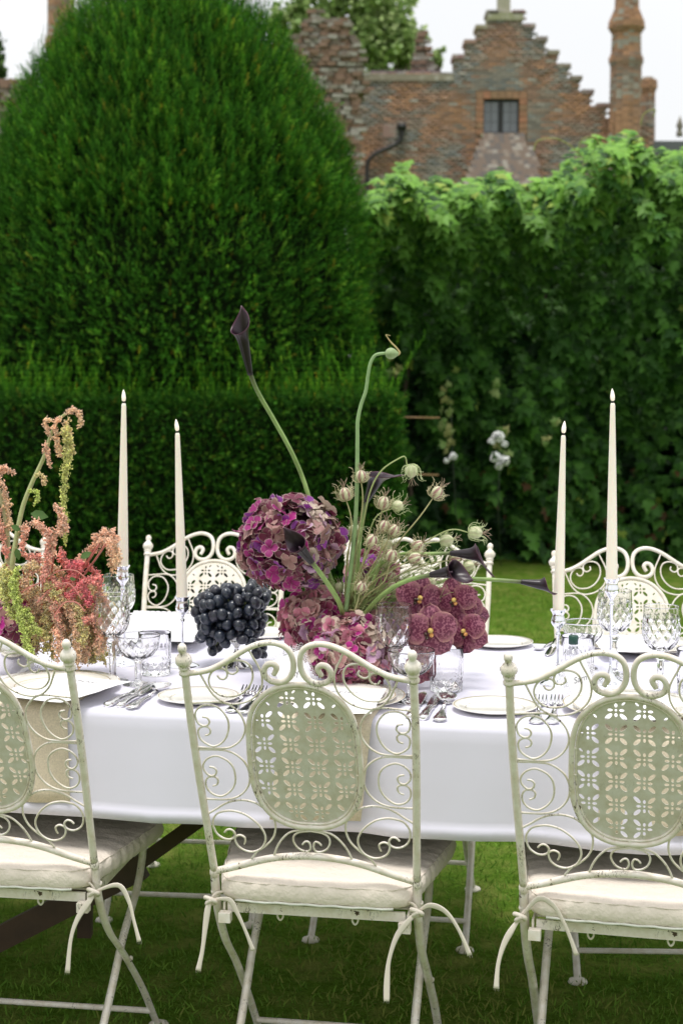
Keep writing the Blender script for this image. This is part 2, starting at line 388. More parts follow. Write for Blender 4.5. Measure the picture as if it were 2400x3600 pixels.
def dome():
    cx, cy = -1.115, 10.15
    t = thing('topiary_yew', 'big dark green clipped yew dome rising behind the low hedge on the left', 'shrub', (cx, cy, 0))
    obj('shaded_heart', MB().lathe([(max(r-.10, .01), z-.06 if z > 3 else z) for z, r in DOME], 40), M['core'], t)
    obj('trunk', MB().tube([(0, 0, 0), (0.03, 0, 1)], [.12, .09]), M['bark'], t)
    N = 92000
    # sample by area along profile
    seg = np.sqrt(np.diff(DZ)**2+np.diff(DR)**2)*(DR[1:]+DR[:-1])/2; cs = np.concatenate([[0], np.cumsum(seg)]); cs /= cs[-1]
    u = rng.random(N); top_ = rng.random(N) < .36; u[top_] = 1-.36*rng.random(top_.sum()); z = np.interp(u, cs, DZ); r = np.interp(u, cs, DR)
    a = rng.random(N)*2*pi; keep = (np.sin(a) < .35) | (rng.random(N) < .3) | ((z > 2.6) & (np.sin(a) < .8)); z, r, a = z[keep], r[keep], a[keep]; N = len(z)
    slope = -np.gradient(DR, DZ); sl = np.interp(z, DZ, slope); nz_ = np.clip(sl, -.4, 6)/np.sqrt(1+np.clip(sl, -.4, 6)**2); nr = np.sqrt(1-nz_**2)
    bump_ = .03*np.sin(a*9+z*3)+.02*np.sin(z*9+a*5)+.028*np.sin(a*37+2*np.sin(z*2.3))+.024*np.sin(a*61+3*np.sin(z*3.1)+1)
    dep = rng.random(N)**1.2*(.12+.05*(z > 3.0))
    rr = r+bump_*1.1-dep
    T = np.stack([rr*np.cos(a), rr*np.sin(a), z+nz_*(bump_*.6-dep)], 1)
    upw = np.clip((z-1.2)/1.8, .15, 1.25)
    d = np.stack([nr*np.cos(a), nr*np.sin(a), nz_+upw], 1)+rng.normal(0, .34, (N, 3))*(1.25-.5*upw)[:, None]
    sc = .75+.5*rng.random(N); long_ = rng.random(N) < .10; sc[long_] *= 1.25
    Rm = frames(d, rng.random(N)*6.28)*sc[:, None, None]
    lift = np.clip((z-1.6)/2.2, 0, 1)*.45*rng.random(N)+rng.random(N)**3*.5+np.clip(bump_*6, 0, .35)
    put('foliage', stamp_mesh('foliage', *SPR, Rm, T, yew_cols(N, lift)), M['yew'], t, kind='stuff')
    # long upright shoots, each a column of sprigs
    n = 1500; u = rng.random(n)**.7*.8+.2; z = np.interp(u, cs, DZ); r = np.interp(u, cs, DR); a = -rng.random(n)*pi*1.1+.15
    Ts = []; Ds = []
    for i in range(n):
        ln = random.uniform(.08, .24); k = int(ln/.03)
        for j in range(k):
            q = j*.03; Ts.append((r[i]*cos(a[i])+random.gauss(0, .003), r[i]*sin(a[i])+random.gauss(0, .003), z[i]+q)); Ds.append((random.gauss(0, .12), random.gauss(0, .12), 1))
    Ts = np.array(Ts); Ds = np.array(Ds); m = len(Ts)
    # keep shoots outside the surface as it curves in
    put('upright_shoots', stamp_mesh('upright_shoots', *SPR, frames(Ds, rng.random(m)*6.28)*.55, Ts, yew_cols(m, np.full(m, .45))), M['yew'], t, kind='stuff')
dome()
def yew_hedge():
    x0, x1, y0, y1, h = -4.2, .33, 8.75, 9.75, 1.30
    t = thing('yew_hedge', 'low clipped yew hedge with upright shoots along its top, below the dome', 'hedge', (0, 0, 0))
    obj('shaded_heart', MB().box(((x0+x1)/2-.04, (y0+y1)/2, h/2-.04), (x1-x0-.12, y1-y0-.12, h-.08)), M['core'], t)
    N = 38000; T = []; D = []
    for i in range(N):
        q = random.random()
        if q < .6: p = (random.uniform(x0, x1), y0+random.random()**1.4*.10, random.uniform(0, h)); d = (0, -1, .35)
        elif q < .88: p = (random.uniform(x0, x1), random.uniform(y0, y1), h-random.random()*.08); d = (0, -.2, 1)
        else: p = (x1-random.random()*.08, random.uniform(y0, y1), random.uniform(0, h)); d = (1, -.1, .3)
        T.append(p); D.append(d)
    T = np.array(T); D = np.array(D)+rng.normal(0, .5, (N, 3))
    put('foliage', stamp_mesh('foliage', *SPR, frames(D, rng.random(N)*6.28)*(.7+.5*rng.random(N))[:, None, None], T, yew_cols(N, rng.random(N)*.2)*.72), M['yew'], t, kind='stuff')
    Ts = []; Ds = []
    for i in range(900):
        x = random.uniform(x0, x1); y = random.uniform(y0+.02, y0+.4); ln = random.choice([random.uniform(.05, .16), random.uniform(.08, .34)])*(1 if x < -.1 else 1.15)
        lx, ly = random.gauss(0, .04), random.gauss(0, .04)
        for j in range(int(ln/.03)+1):
            Ts.append((x+lx*j*.3, y+ly*j*.3, h-.03+j*.03)); Ds.append((lx*3, ly*3, 1))
    Ts = np.array(Ts); Ds = np.array(Ds)+rng.normal(0, .1, (len(Ts), 3)); m = len(Ts)
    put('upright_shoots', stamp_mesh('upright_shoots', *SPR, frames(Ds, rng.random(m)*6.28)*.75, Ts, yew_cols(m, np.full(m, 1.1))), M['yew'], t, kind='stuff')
yew_hedge()

# ------------------------------------------------------------ creeper covered wall of leaves
def leaf_shape():
    pts = [(0, 0), (.30, -.10), (.52, .08), (.36, .22), (.56, .48), (.28, .46), (.16, .66), (0, 1.0), (-.16, .66), (-.28, .46), (-.56, .48), (-.36, .22), (-.52, .08), (-.30, -.10)]
    v = [(0, .35, .05)]+[(x, y, -.12*abs(x)-.10*y*y) for x, y in pts]; n = len(pts)
    return v, [(0, i+1, (i+1) % n+1) for i in range(n)]
LV, LF = leaf_shape()
def creeper():
    x0, x1 = .12, 5.2
    t = thing('creeper_hedge', 'tall wall of lobed creeper leaves hanging over the lawn on the right', 'hedge', (0, 0, 0))
    def top(x): return np.interp(x, [.1, .3, .7, 1.1, 1.35, 1.6, 2.0, 2.5, 3.2, 5.3], [2.62, 2.76, 2.82, 2.88, 2.84, 2.92, 3.05, 3.12, 3.2, 3.3])
    mb = MB()
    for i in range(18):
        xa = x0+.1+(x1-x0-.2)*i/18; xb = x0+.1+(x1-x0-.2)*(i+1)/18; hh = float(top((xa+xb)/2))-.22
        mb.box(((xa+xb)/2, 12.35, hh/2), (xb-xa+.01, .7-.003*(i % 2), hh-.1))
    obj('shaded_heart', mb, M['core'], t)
    mb = MB()
    for i in range(5):
        x = x0+.4+i*1.1; mb.tube(crom([(x+random.uniform(-.1, .1), 11.8, k*.5) for k in range(6)], 3), .018, 6)
    obj('stem', mb, M['bark'], t)
    N = 26000; x = x0-.05+(x1-x0)*rng.random(N)**1.15; hh = top(x)
    w = rng.random(N)**.72; z = w*(hh+.02)
    lump = .11*np.sin(x*4.3+z*2.1)+.09*np.sin(x*9.1-z*5.7+1.3)+.06*np.sin(z*14+x*17)+.05*np.sin(x*27+2)
    over = .58*np.clip((z/hh-.56)/.44, 0, 1)**1.1-.50*np.clip((z/hh-.90)/.10, 0, 1)**2
    hole = np.sin(x*6.1+z*3.3+2)*np.sin(z*6.7-x*3.1)+.45*np.sin(x*15+z*9)
    keep = (hole > -.55+.25*rng.random(N)) | (rng.random(N) < .60) | (z/hh > .8)
    cxs = (x-1.15)/.42; czs = (z-1.75)/.42
    hollow = .75*np.exp(-(cxs**2+czs**2)) + .42*np.exp(-(((x-.42)/.28)**2+((z-1.0)/.9)**2)) + .60*np.exp(-(((x-1.25)/1.0)**2+((z-.6)/.85)**2)) + .3*np.exp(-(((x-2.2)/.35)**2+((z-1.1)/.35)**2))+.2*np.exp(-(((x-.75)/.3)**2+((z-2.15)/.12)**2))
    y = 11.22-over*1.25-lump*1.5-.02+rng.random(N)*.12+hollow
    back = rng.random(N) < np.clip((z/hh-.93)*8, 0, .7); y[back] = 10.95+rng.random(back.sum())*1.3; z[back] = hh[back]+lump[back]*.5+rng.random(back.sum())*.05-.05
    z = z+lump*.25
    x, y, z, hh = x[keep], y[keep], z[keep], hh[keep]; N = len(x); lump = lump[keep]
    d = np.stack([rng.normal(0, .45, N), -1+rng.normal(0, .3, N), .75+rng.normal(0, .4, N)+1.5*np.clip((z/hh-.92)*10, 0, 1)], 1)
    up = np.tile(np.array([0, 0, -1.]), (N, 1))+rng.normal(0, .35, (N, 3))
    Rm = frames(d, None, None); fl = np.array([[-1, 0, 0], [0, -1, 0], [0, 0, 1.]]); Rm = Rm@fl
    ro = rng.normal(0, .55, N); cz, sz = np.cos(ro), np.sin(ro); Q = np.zeros((N, 3, 3)); Q[:, 0, 0] = cz; Q[:, 0, 1] = -sz; Q[:, 1, 0] = sz; Q[:, 1, 1] = cz; Q[:, 2, 2] = 1
    size = (.055+.060*rng.random(N)); Rm = Rm@Q*size[:, None, None]
    T = np.stack([x, y, z], 1)
    h = np.clip(z/hh, 0, 1); g = rng.random(N)
    base = np.array([[.046, .140, .020], [.085, .225, .032], [.024, .082, .013]])[rng.choice(3, N, p=[.5, .25, .25])]
    young = np.clip((h-.62)*2.6, 0, 1)**1.5*(rng.random(N) < .72)*(.4+.6*rng.random(N))  # young yellow-green, also painting the lit upper half brighter
    c = base*(1-young[:, None])+np.array([.25, .50, .07])*young[:, None]
    yel = (rng.random(N) < .006+.05*(h > .9)); c[yel] = np.array([.30, .42, .07])
    br = (rng.random(N) < .05) & (h < .25); c[br] = np.array([.13, .07, .03])
    c *= (.8+.4*g)[:, None]
    lb = MB().add(LV, LF)
    pieces('leaf', lb, M['leaf'], t, T, Rm, c, order=-(size*(1+.5*h)*(1-.6*(x > 3.0))))
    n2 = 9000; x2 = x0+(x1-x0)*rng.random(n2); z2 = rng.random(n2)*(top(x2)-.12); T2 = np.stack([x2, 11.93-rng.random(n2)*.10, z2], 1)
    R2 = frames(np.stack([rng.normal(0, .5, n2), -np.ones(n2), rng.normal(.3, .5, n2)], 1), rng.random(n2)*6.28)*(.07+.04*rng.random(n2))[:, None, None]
    put('leaf', stamp_mesh('inner_leaves', LV, LF, R2, T2, np.array([.012, .045, .009])*(.5+rng.random(n2))[:, None]), M['leaf'], t, kind='stuff')  # inner leaves coloured darker to paint in the shade of the hollows
    # arching young tendrils above the top
    for pts in ([(1875, 530), (1890, 495), (1950, 487), (2000, 510), (2035, 545)], [(2030, 535), (2045, 490), (2090, 485), (2110, 520)], [(2250, 440), (2262, 400), (2300, 385), (2295, 410)]):
        obj('tendril', MB().tube(crom([at(a, b, 10.9) for a, b in pts], 6), .005, 6, col=(.32, .34, .09)), M['stem'], t)
creeper()
def white_flowers():
    spots = [(1750, 1535, .046), (1728, 1552, .03), (1772, 1560, .028), (1740, 1608, .045), (1772, 1618, .042), (1752, 1636, .034), (1592, 1604, .030), (1568, 1620, .022), (1578,1612,.02)]
    t = thing('white_rose_bush', 'white rose blooms showing in a gap low in the creeper wall', 'flowers', at(1755, 1990, 10.85))
    b0 = at(1755, 1990, 10.85)
    obj('stem', MB().tube([Vector(p)-b0 for p in (at(1760, 1990, 10.85), at(1750, 1800, 10.87), at(1756, 1560, 10.85))], .004, 6, col=(.02, .04, .012)), M['stem'], t)
    obj('stem', MB().tube([Vector(p)-b0 for p in (at(1650, 1990, 10.85), at(1600, 1800, 10.87), at(1582, 1400, 10.85))], .004, 6, col=(.02, .04, .012)), M['stem'], t)
    for x, y, r in spots:
        mb = MB()
        for i in range(9):
            d = Vector((random.gauss(0, 1.3), -1.0, random.gauss(0, 1.3))).normalized(); R = rot_to(d) @ Matrix.Rotation(random.random()*6, 3, 'Z') @ Matrix.Diagonal((1, random.uniform(.4, .8), 1))
            v = [R @ Vector((a*r*.75, b*r*.75, .2*r*(a*a+b*b))) for a, b in ((0, 0), (1, 0), (.7, .7), (0, 1), (-.7, .7), (-1, 0), (-.7, -.7), (0, -1), (.7, -.7))]
            v = [p+d*r*.5 for p in v]; mb.add(v, [(0, k, k % 8+1) for k in range(1, 9)])
        obj('bloom', mb, M['bloom'], t, loc=at(x, y, 10.72)-b0)
    lb = MB().add(LV, LF).mesh('leaf', False)
    for (x, y, n, sx, sy) in ((1568, 1390, 7, 10, 40), (1572, 1490, 14, 28, 50), (1578, 1560, 6, 20, 30), (1745, 1385, 6, 10, 35), (1765, 1560, 12, 30, 55), (1920, 1555, 4, 18, 16), (1385, 1310, 5, 20, 30), (1950,1480,3,10,25)):
        for i in range(n):
            p = at(x+random.gauss(0, sx*.6), y+random.gauss(0, sy*.6), 10.74)-b0
            o = put('leaf', lb, M['leaf'], t, loc=p, rot=(radians(90)+random.gauss(0, .5), random.gauss(0, 1), random.gauss(0, .5)), sc=random.uniform(.04, .075)); o.color = random.choice([(.14, .24, .06, 1), (.22, .30, .10, 1), (.30, .32, .12, 1)])
white_flowers()
for (a, b, y0, Yd, lab) in ((1400, 1545, 1467, 10.6, 'upper thin orange cane tied flat across the dark creeper'), (1470, 1540, 1668, 10.6, 'lower short cane just right of the seed heads, in the dark creeper')):
    p, q = at(a-40, y0-1, Yd), at(b, y0+2, Yd)
    o = obj('bamboo_cane', MB().tube([Vector((0, 0, 0)), q-p], .006, 6, col=(.42, .26, .12)), M['stem']); o.location = p; tag(o, lab, 'cane', 'canes fixed in front of the creeper')

# ------------------------------------------------------------ manor house
BY = 40.0
def bx(x, Y=BY): return (x-1200)/F*Y/ (1.0)      # approximate column at that depth
def bw(x, y, Y=BY): p = at(x, y, Y); return p.x, p.z
def lerp_tab(z, tab):
    zs = [t[0] for t in tab]; return np.interp(z, zs, [t[1] for t in tab])
BR = np.array([[.46, .26, .155], [.40, .24, .16], [.35, .225, .165], [.32, .255, .205], [.29, .27, .235], [.265, .275, .265]])
def brick_cols(P, greyness):
    n = len(P); g = np.sin(P[:, 0]*1.7+P[:, 2]*2.3)+np.sin(P[:, 0]*4.1-P[:, 2]*3.2+1)*.8+rng.normal(0, .7, n)+greyness
    i = np.clip(np.round(2.3+g*1.25), 0, 5).astype(int); c = BR[i]*(.75+.5*rng.random(n))[:, None]
    w = rng.random(n) < .02; c[w] = (.45, .42, .37); return c
def house():
    t = thing('manor_house', 'old brick manor with stepped gable and a small leaded window beyond the creeper', 'house', (0, 0, 0))
    y0 = BY
    lx = [1713, 1675, 1635, 1594]; ly = [46, 98, 150, 202, 254]
    rx = [1838, 1876, 1919, 1960, 2000, 2040, 2081, 2134]; ry = [46, 94, 139, 187, 234, 277, 325, 373, 420]
    # outline of the wall, per horizontal band: (ztop,zbot,xl,xr)
    zs = sorted(set([bw(0, y)[1] for y in ly+ry]), reverse=True)
    def xl(z):
        for i, x in enumerate(lx):
            if z > bw(0, ly[i+1])[1]: return bw(x, 0)[0]
        return bw(1255, 0)[0]
    def xr(z):
        for i, x in enumerate(rx):
            if z > bw(0, ry[i+1])[1]: return bw(x, 0)[0]
        return bw(2300, 0)[0]
    wx0, wz1 = bw(1690, 345); wx1, wz0 = bw(1830, 472)
    mb = MB(); zz = zs+[-.2]
    for a, b in zip(zz[:-1], zz[1:]):
        zc = (a+b)/2
        if b < wz1 and a > wz0-.001 or (a > wz0 and b < wz1):
            pass
        mb_parts = [(xl(zc)+.02, xr(zc)-.02)]
        segs = []
        # split band at window heights
        cuts = [a]+[q for q in (wz1, wz0) if b < q < a]+[b]
        for ca, cb in zip(cuts[:-1], cuts[1:]):
            cm = (ca+cb)/2
            rs = [(xl(zc)+.02, wx0), (wx1, xr(zc)-.02)] if wz0 < cm < wz1 else mb_parts
            for (p, q) in rs: mb.box(((p+q)/2, y0+.35, (ca+cb)/2), (q-p, .7, ca-cb))
    obj('wall', mb, M['mortar'], t, smooth=False)
    # bricks proud of the mortar
    T = []; z = bw(0, 700)[1]; row = 0; ztop = bw(0, 46)[1]
    while z < ztop:
        L0, R0 = xl(z+.06), xr(z+.06); x = L0+(row % 2)*.11
        while x < R0-.1:
            if not (wx0-.12 < x+.1 < wx1+.12 and wz0-.06 < z < wz1+.12): T.append((x+.11, y0-.006+random.uniform(-.006, .006), z+.035))
            x += .226
        z += .077; row += 1
    T = np.array(T); n = len(T); Rm = np.tile(np.eye(3), (n, 1, 1)); Rm[:, 0, 0] = .92+.1*rng.random(n)
    pieces('brick', MB().box((0, 0, 0), (.212, .05, .063)), M['brick'], t, T, Rm, brick_cols(T, -.1+.9*(T[:, 2] > bw(0, 330)[1])), order=np.abs(T[:, 0]-bw(1765, 0)[0])+np.abs(T[:, 2]-bw(0, 400)[1]))
    # coping stones on every step
    def stone(xa, ya, xb, yb, nm='coping_stone', d=.75, col=(.27, .21, .16), yo=-.06):
        (a, za), (b, zb) = bw(xa, ya), bw(xb, yb); obj(nm, MB().box(((a+b)/2, y0+d/2+yo, (za+zb)/2), (b-a, d, za-zb), col=tuple(k*random.uniform(.8, 1.2) for k in col)), M['stone'], t, smooth=False)
    for i in range(4): stone((lx+[1594])[i]-5, ly[i]-10, lx[i]+38, ly[i]+4)
    for i in range(8): stone(rx[i]-38, ry[i]-10, rx[i]+5, ry[i]+4)
    stone(1713, 44, 1838, 72, col=(.30, .25, .2)); stone(1752, -20, 1795, 40, 'pinnacle', .35, (.33, .30, .24), .15)
    stone(1255, 262, 1594, 285, d=.7, col=(.25, .2, .15)); stone(1300, 246, 1545, 259, 'parapet_cap', .6, (.12, .12, .13), .05)
    # stone patch, brick surround and window
    stone(1345, 440, 1392, 484, 'stone_block', .1, (.26, .225, .18), -.04)
    for (xa, ya, xb, yb) in ((1672, 322, 1850, 348), (1672, 348, 1697, 475), (1824, 348, 1850, 475)):
        (a, za), (b, zb) = bw(xa, ya), bw(xb, yb)
        nn = 7 if xb-xa > 60 else 6; hor = xb-xa > 60
        for k in range(nn):
            if hor: c = (a+(b-a)*(k+.5)/nn, y0-.02, (za+zb)/2); dd = ((b-a)/nn-.012, .07, za-zb-.005)
            else: c = ((a+b)/2, y0-.02, zb+(za-zb)*(k+.5)/nn); dd = (b-a-.004, .07, (za-zb)/nn-.014)
            obj('brick', MB().box(c, dd, col=(.38*random.uniform(.85, 1.1), .20, .12)), M['brick'], t, smooth=False)
    stone(1690, 472, 1832, 484, 'sill', .2, (.4, .37, .32), -.09)
    wcx, wcz = (wx0+wx1)/2, (wz0+wz1)/2; ww, wh = wx1-wx0, wz1-wz0
    fr = MB()
    fr.box((wx0+.045, y0+.12, wcz), (.08, .08, wh)); fr.box((wx1-.045, y0+.12, wcz), (.08, .08, wh)); fr.box((wcx, y0+.118, wcz), (.085, .08, wh-.002))
    fr.box((wcx, y0+.122, wz1-.035), (ww-.17, .07, .07)); fr.box((wcx, y0+.122, wz0+.03), (ww-.17, .07, .06))
    obj('dark_backing', MB().box((wcx, y0+.5, wcz), (ww+.1, .3, wh+.1)), M['core'], t, smooth=False)  # solid near-black box added in place of the unlit room
    w = obj('window', fr, M['iron'], t, smooth=False)
    for s_ in (-1, 1):
        cxx = wcx+s_*(ww*.25-.01); pw = (ww/2-.14)/2; ph = (wh-.14)/3
        for i in range(2):
            for j in range(3):
                obj('pane', MB().box((cxx+(i-.5)*(pw+.004), y0+.13+random.uniform(-.004, .004), wz0+.07+ph*(j+.5)), (pw-.012, .01, ph-.012)), M['pane'], w, smooth=False)
        lead = MB(); lead.box((cxx, y0+.14, wcz), (pw*2, .02, wh-.13)); obj('leading', lead, M['iron'], w, smooth=False)
    # tiled bell-shaped roof of the bay below the window
    zt, zb_ = bw(0, 480)[1], bw(0, 660)[1]; nrow = 15
    T = []
    core = MB()
    for i in range(nrow):
        u = i/(nrow-1); z = zt+(zb_-zt)*u; xa = bw(1700-75*u**.75, 0)[0]; xb = bw(1830+65*u**.75, 0)[0]; yy = y0-.15-.75*u**.9
        core.box(((xa+xb)/2, (yy+y0)/2+.05, z-.03), (xb-xa-.05, y0-yy-.02, .115))
        x = xa+(i % 2)*.06
        while x < xb: T.append((x+.06, yy, z)); x += .135
    obj('bay', core, M['mortar'], t, smooth=False); T = np.array(T); n = len(T)
    cc = np.array([[.20, .15, .12], [.15, .13, .12], [.27, .22, .18], [.34, .31, .27]])[rng.choice(4, n, p=[.4, .3, .2, .1])]
    Rm = np.tile(np.array(Matrix.Rotation(-.5, 3, 'X')), (n, 1, 1)); pieces('roof_tile', MB().box((0, 0, 0), (.128, .03, .135)), M['brick'], t, T, Rm, cc)
    # drainpipe
    dp = obj('drainpipe', MB().tube(crom([at(x, y, y0-.12) for x, y in ((1412, 455), (1408, 490), (1385, 510), (1330, 535), (1298, 560), (1290, 600), (1289, 720))], 5), .05, 8), M['iron'], t)
    obj('hopper', MB().box(at(1412, 445, y0-.12), (.22, .16, .14)), M['iron'], dp)
    # low roof to the right of the chimney
    rf = MB(); (a, z1), (b, z2) = bw(2235, 478), bw(2560, 530); rf.box(((a+b)/2, y0+1.4, (z1+z2)/2), (b-a, 1.2, z1-z2)); obj('roof', rf, M['lead'], t, smooth=False)
    fp = at(2387, 480, y0+1.0); obj('finial', MB().lathe([(.09, 0), (.09, .12), (.05, .18), (.1, .26), (.07, .36), (.02, .5), (.005, .55)], 10, c=fp, col=(.2, .18, .15)), M['stone'], t)
house()
def chimney(name, label, xc, halfw, tab, Y, ybot, cols=0., group='brick chimneys of the manor'):
    """octagonal shaft; tab: list of (y px, half width px) collars top down"""
    base = at(xc, ybot, Y); base.z = 0 
    t = thing(name, label, 'chimney', base, 0, group); k = Y/F
    prof = [(hw*k, at(xc, y, Y).z) for y, hw in tab][::-1]
    prof = [(prof[0][0], 0)]+prof
    obj('shaft', MB().lathe([(max(r-.012, .01), z) for r, z in prof], 8), M['mortar'], t, smooth=False)
    T = []; R_ = []; z = at(xc, ybot, Y).z; row = 0; zt = prof[-1][1]
    while z < zt-.04:
        r = float(np.interp(z, [p[1] for p in prof], [p[0] for p in prof])); side = 2*r*math.tan(pi/8)*.98; ap = r*cos(pi/8)
        for s_ in range(8):
            a = (s_+.5)*pi/4
            for j in (-.25, .25):
                T.append((ap*cos(a)-j*side*sin(a), ap*sin(a)+j*side*cos(a), z)); m = np.array(Matrix.Rotation(a+pi/2, 3, 'Z')); m = m*np.array([side*.47/.2, 1, 1])[None, :]; R_.append(m)
        z += .077; row += 1
    T = np.array(T); cc = brick_cols(T+np.array(base), -1.0+cols)
    zc = T[:, 2]; white = (np.sin(zc*5.1+1)+rng.normal(0, .4, len(T)) > 1.05); cc[white] = np.array([.42, .39, .34])
    pieces('brick', MB().box((0, 0, 0), (.2, .03, .062)), M['brick'], t, T, np.array(R_), cc, order=T[:, 1])
    return t
chimney('chimney', 'tall octagonal brick chimney with stone collars right of the stepped gable', 2194, 55, [(-60, 38), (30, 40), (60, 52), (78, 60), (100, 62), (118, 48), (190, 50), (205, 58), (222, 58), (232, 52), (500, 54)], BY-.5, 520)
chimney('chimney', 'shorter brick chimney half hidden behind the tall octagonal one', 2272, 30, [(272, 20), (285, 30), (305, 32), (325, 24), (470, 26)], BY+2, 500)
chimney('chimney', 'brick chimney stack rising behind the left shoulder of the yew dome', 222, 50, [(-60, 44), (120, 46), (140, 56), (170, 58), (190, 48), (420, 50)], BY-2, 420)
def rough_stack(name, label, cat, boxes, Y, depth, white=.3, grp=None):
    t = thing(name, label, cat, (0, 0, 0), 0, grp); T = []; co = MB(); R_ = []
    for (xa, ya, xb, yb) in boxes:
        a, b = at(xa, ya, Y), at(xb, yb, Y); co.box(((a.x+b.x)/2, Y+depth/2, (a.z+b.z)/2), (b.x-a.x-.04, depth, a.z-b.z-.02))
        z = b.z+.05; row = 0
        while z < a.z-.01:
            x = a.x+.02+(row % 2)*.09
            while x < b.x-.02:
                T.append((x+.09, Y-.01+random.uniform(-.07, .02), z)); x += random.uniform(.19, .25)
            z += .1; row += 1
        # exposed side
    T = np.array(T); n = len(T)
    for i in range(n): R_.append(np.array(Euler((random.gauss(0, .05), random.gauss(0, .04), random.gauss(0, .1))).to_matrix())*random.uniform(.85, 1.15))
    cc = np.array([[.25, .16, .115], [.21, .17, .14], [.27, .24, .20], [.38, .355, .32]])[rng.choice(4, n, p=[.40, .35-white/3, .25-white/3, white*2/3])]
    obj('wall', co, M['mortar'], t, smooth=False)
    pieces('brick', MB().box((0, 0, 0), (.2, .18, .088)), M['brick'], t, T, np.array(R_), cc, order=-T[:, 2])
rough_stack('weathered_gable', 'crumbling lichen-spotted brick gable between the yew dome and the stepped gable', 'gable wall',
    [(1080, 30, 1118, 80), (1160, 62, 1222, 110), (1055, 75, 1215, 130), (1020, 118, 1245, 200), (985, 165, 1268, 235), (1010, 235, 1282, 330), (1030, 330, 1262, 700)], BY-2.5, 1.2, .45)
rough_stack('pinnacle', 'small pointed brick pinnacle in front of the pale tree', 'pinnacle', [(1465, 108, 1488, 135), (1458, 135, 1496, 180), (1450, 180, 1504, 215), (1442, 215, 1514, 256)], BY+.9, .4, .25)
rough_stack('garden_wall', 'low red brick wall glimpsed left of the yew dome', 'wall', [(-160, 275, 120, 640)], BY-6, .5, .1)

# ------------------------------------------------------------ far trees
def far_tree(name, label, blobs, Y, base_px, n, cols):
    b0 = at(base_px, 600, Y); b0.z = 0; t = thing(name, label, 'tree', b0, 0, 'trees behind the manor')
    zc = at(0, sum(b[1] for b in blobs)/len(blobs), Y).z
    obj('trunk', MB().tube(crom([(0, 0, 0), (.15, 0, zc*.5), (0, 0, zc)], 4), [.42-.03*i for i in range(9)], 10), M['bark'], t)
    mb = MB()
    for bxp, byp, r in blobs:
        p = at(bxp, byp, Y)-b0; mb.tube(crom([(0, 0, zc*.55), (p.x*.5, .2, (zc*.55+p.z)/2+.3), p], 4), [.16-.014*i for i in range(9)], 6)
    obj('limbs', mb, M['bark'], t)
    Ts = []; k = Y/F
    for bxp, byp, r in blobs:
        p = at(bxp, byp, Y)-b0; m = int(n*r*r/sum(b[2]**2 for b in blobs))
        cl = rng.normal(0, 1, (max(m//28, 3), 3)); cl /= np.linalg.norm(cl, axis=1, keepdims=True); cl *= (rng.random(len(cl))**.4)[:, None]*r*k
        q = cl[rng.integers(0, len(cl), m)]+rng.normal(0, .17, (m, 3))*r*k*.85; Ts.append(q+np.array(p))
    T = np.concatenate(Ts); N = len(T)
    Rm = frames(rng.normal(0, 1, (N, 3))+np.array([0, -.3, .8]), rng.random(N)*6.28)*(.13+.10*rng.random(N))[:, None, None]
    c = np.array(cols)[rng.choice(len(cols), N)]*(.75+.5*rng.random(N))[:, None]
    bv = [(-.5, 0, 0), (0, -.35, .08), (.5, 0, 0), (.35, .5, -.05), (0, .8, .02), (-.35, .5, -.05)]
    put('crown', stamp_mesh('crown', bv, [(0, 1, 2, 3, 4, 5)], Rm, T, c), M['leaf'], t, kind='stuff')
far_tree('oak_tree', 'pale green broad tree rising behind the crumbling gable', [(1010, 95, 75), (1080, 40, 80), (1170, 10, 85), (1280, 20, 95), (1370, 60, 85), (1420, 140, 80), (1330, 150, 95), (1230, 130, 90), (1440, 205, 65), (1320, 230, 70), (1130, 130, 70), (1400, 15, 50)], 58, 1260, 9000, [(.30, .42, .14), (.38, .48, .20), (.22, .33, .11)])
far_tree('oak_tree', 'small pale tree top right of the brick pinnacle', [(1535, 205, 28), (1520, 235, 30), (1545, 180, 14)], 62, 1530, 700, [(.30, .42, .14), (.36, .46, .2)])
far_tree('oak_tree', 'dark tree edge at the far left beyond the garden wall', [(-40, 180, 50), (-30, 240, 60), (-60, 120, 40)], 50, -60, 2200, [(.05, .10, .03), (.08, .14, .04)])
#@@TABLE
# ------------------------------------------------------------ dining table
TA = radians(-10.54); TE = Vector((cos(TA), sin(TA), 0)); TN = Vector((-sin(TA), cos(TA), 0)); T0 = Vector((0, 2.787, 0))
def tab(u, v, z=0): return T0+TE*u+TN*v+Vector((0, 0, z))
def local_t(p): d = Vector(p)-T0; return d.dot(TE), d.dot(TN)
TT = .756
def dining():
    t = thing('dining_table', 'long trestle table with dark wood legs hidden under the white cloth', 'table', T0, TA)
    for i in range(5): obj('plank', MB().box((-.3, .12+i*.167, TT-.022), (4.5, .163, .03)), M['wood'], t, smooth=False)
    def leg(x):
        for y in (.25, .66): obj('leg', MB().box((x, y, .355), (.065, .065, .70)), M['wood'], t, smooth=False)
        obj('foot_bar', MB().box((x, .455, .035), (.062, .62, .06)), M['wood'], t, smooth=False)
    leg(-1.15); leg(1.25); leg(-2.2)
    ti = Matrix.Rotation(-TA, 3, 'Z')
    def brace(a, b, w=.05, h=.07):
        a, b = ti @ (a-T0), ti @ (b-T0); d = b-a; R = rot_to(d)
        obj('brace', MB().box((a+b)/2, (w, h, d.length), M=R), M['wood'], t, smooth=False)
    brace(at(770, 2835, 3.2), at(470, 3050, 3.28), .030, .030); brace(at(500, 3045, 3.30), at(-80, 3340, 3.38), .030, .055); brace(at(300, 3130, 3.42), at(300, 3290, 3.42), .032, .032)
dining()
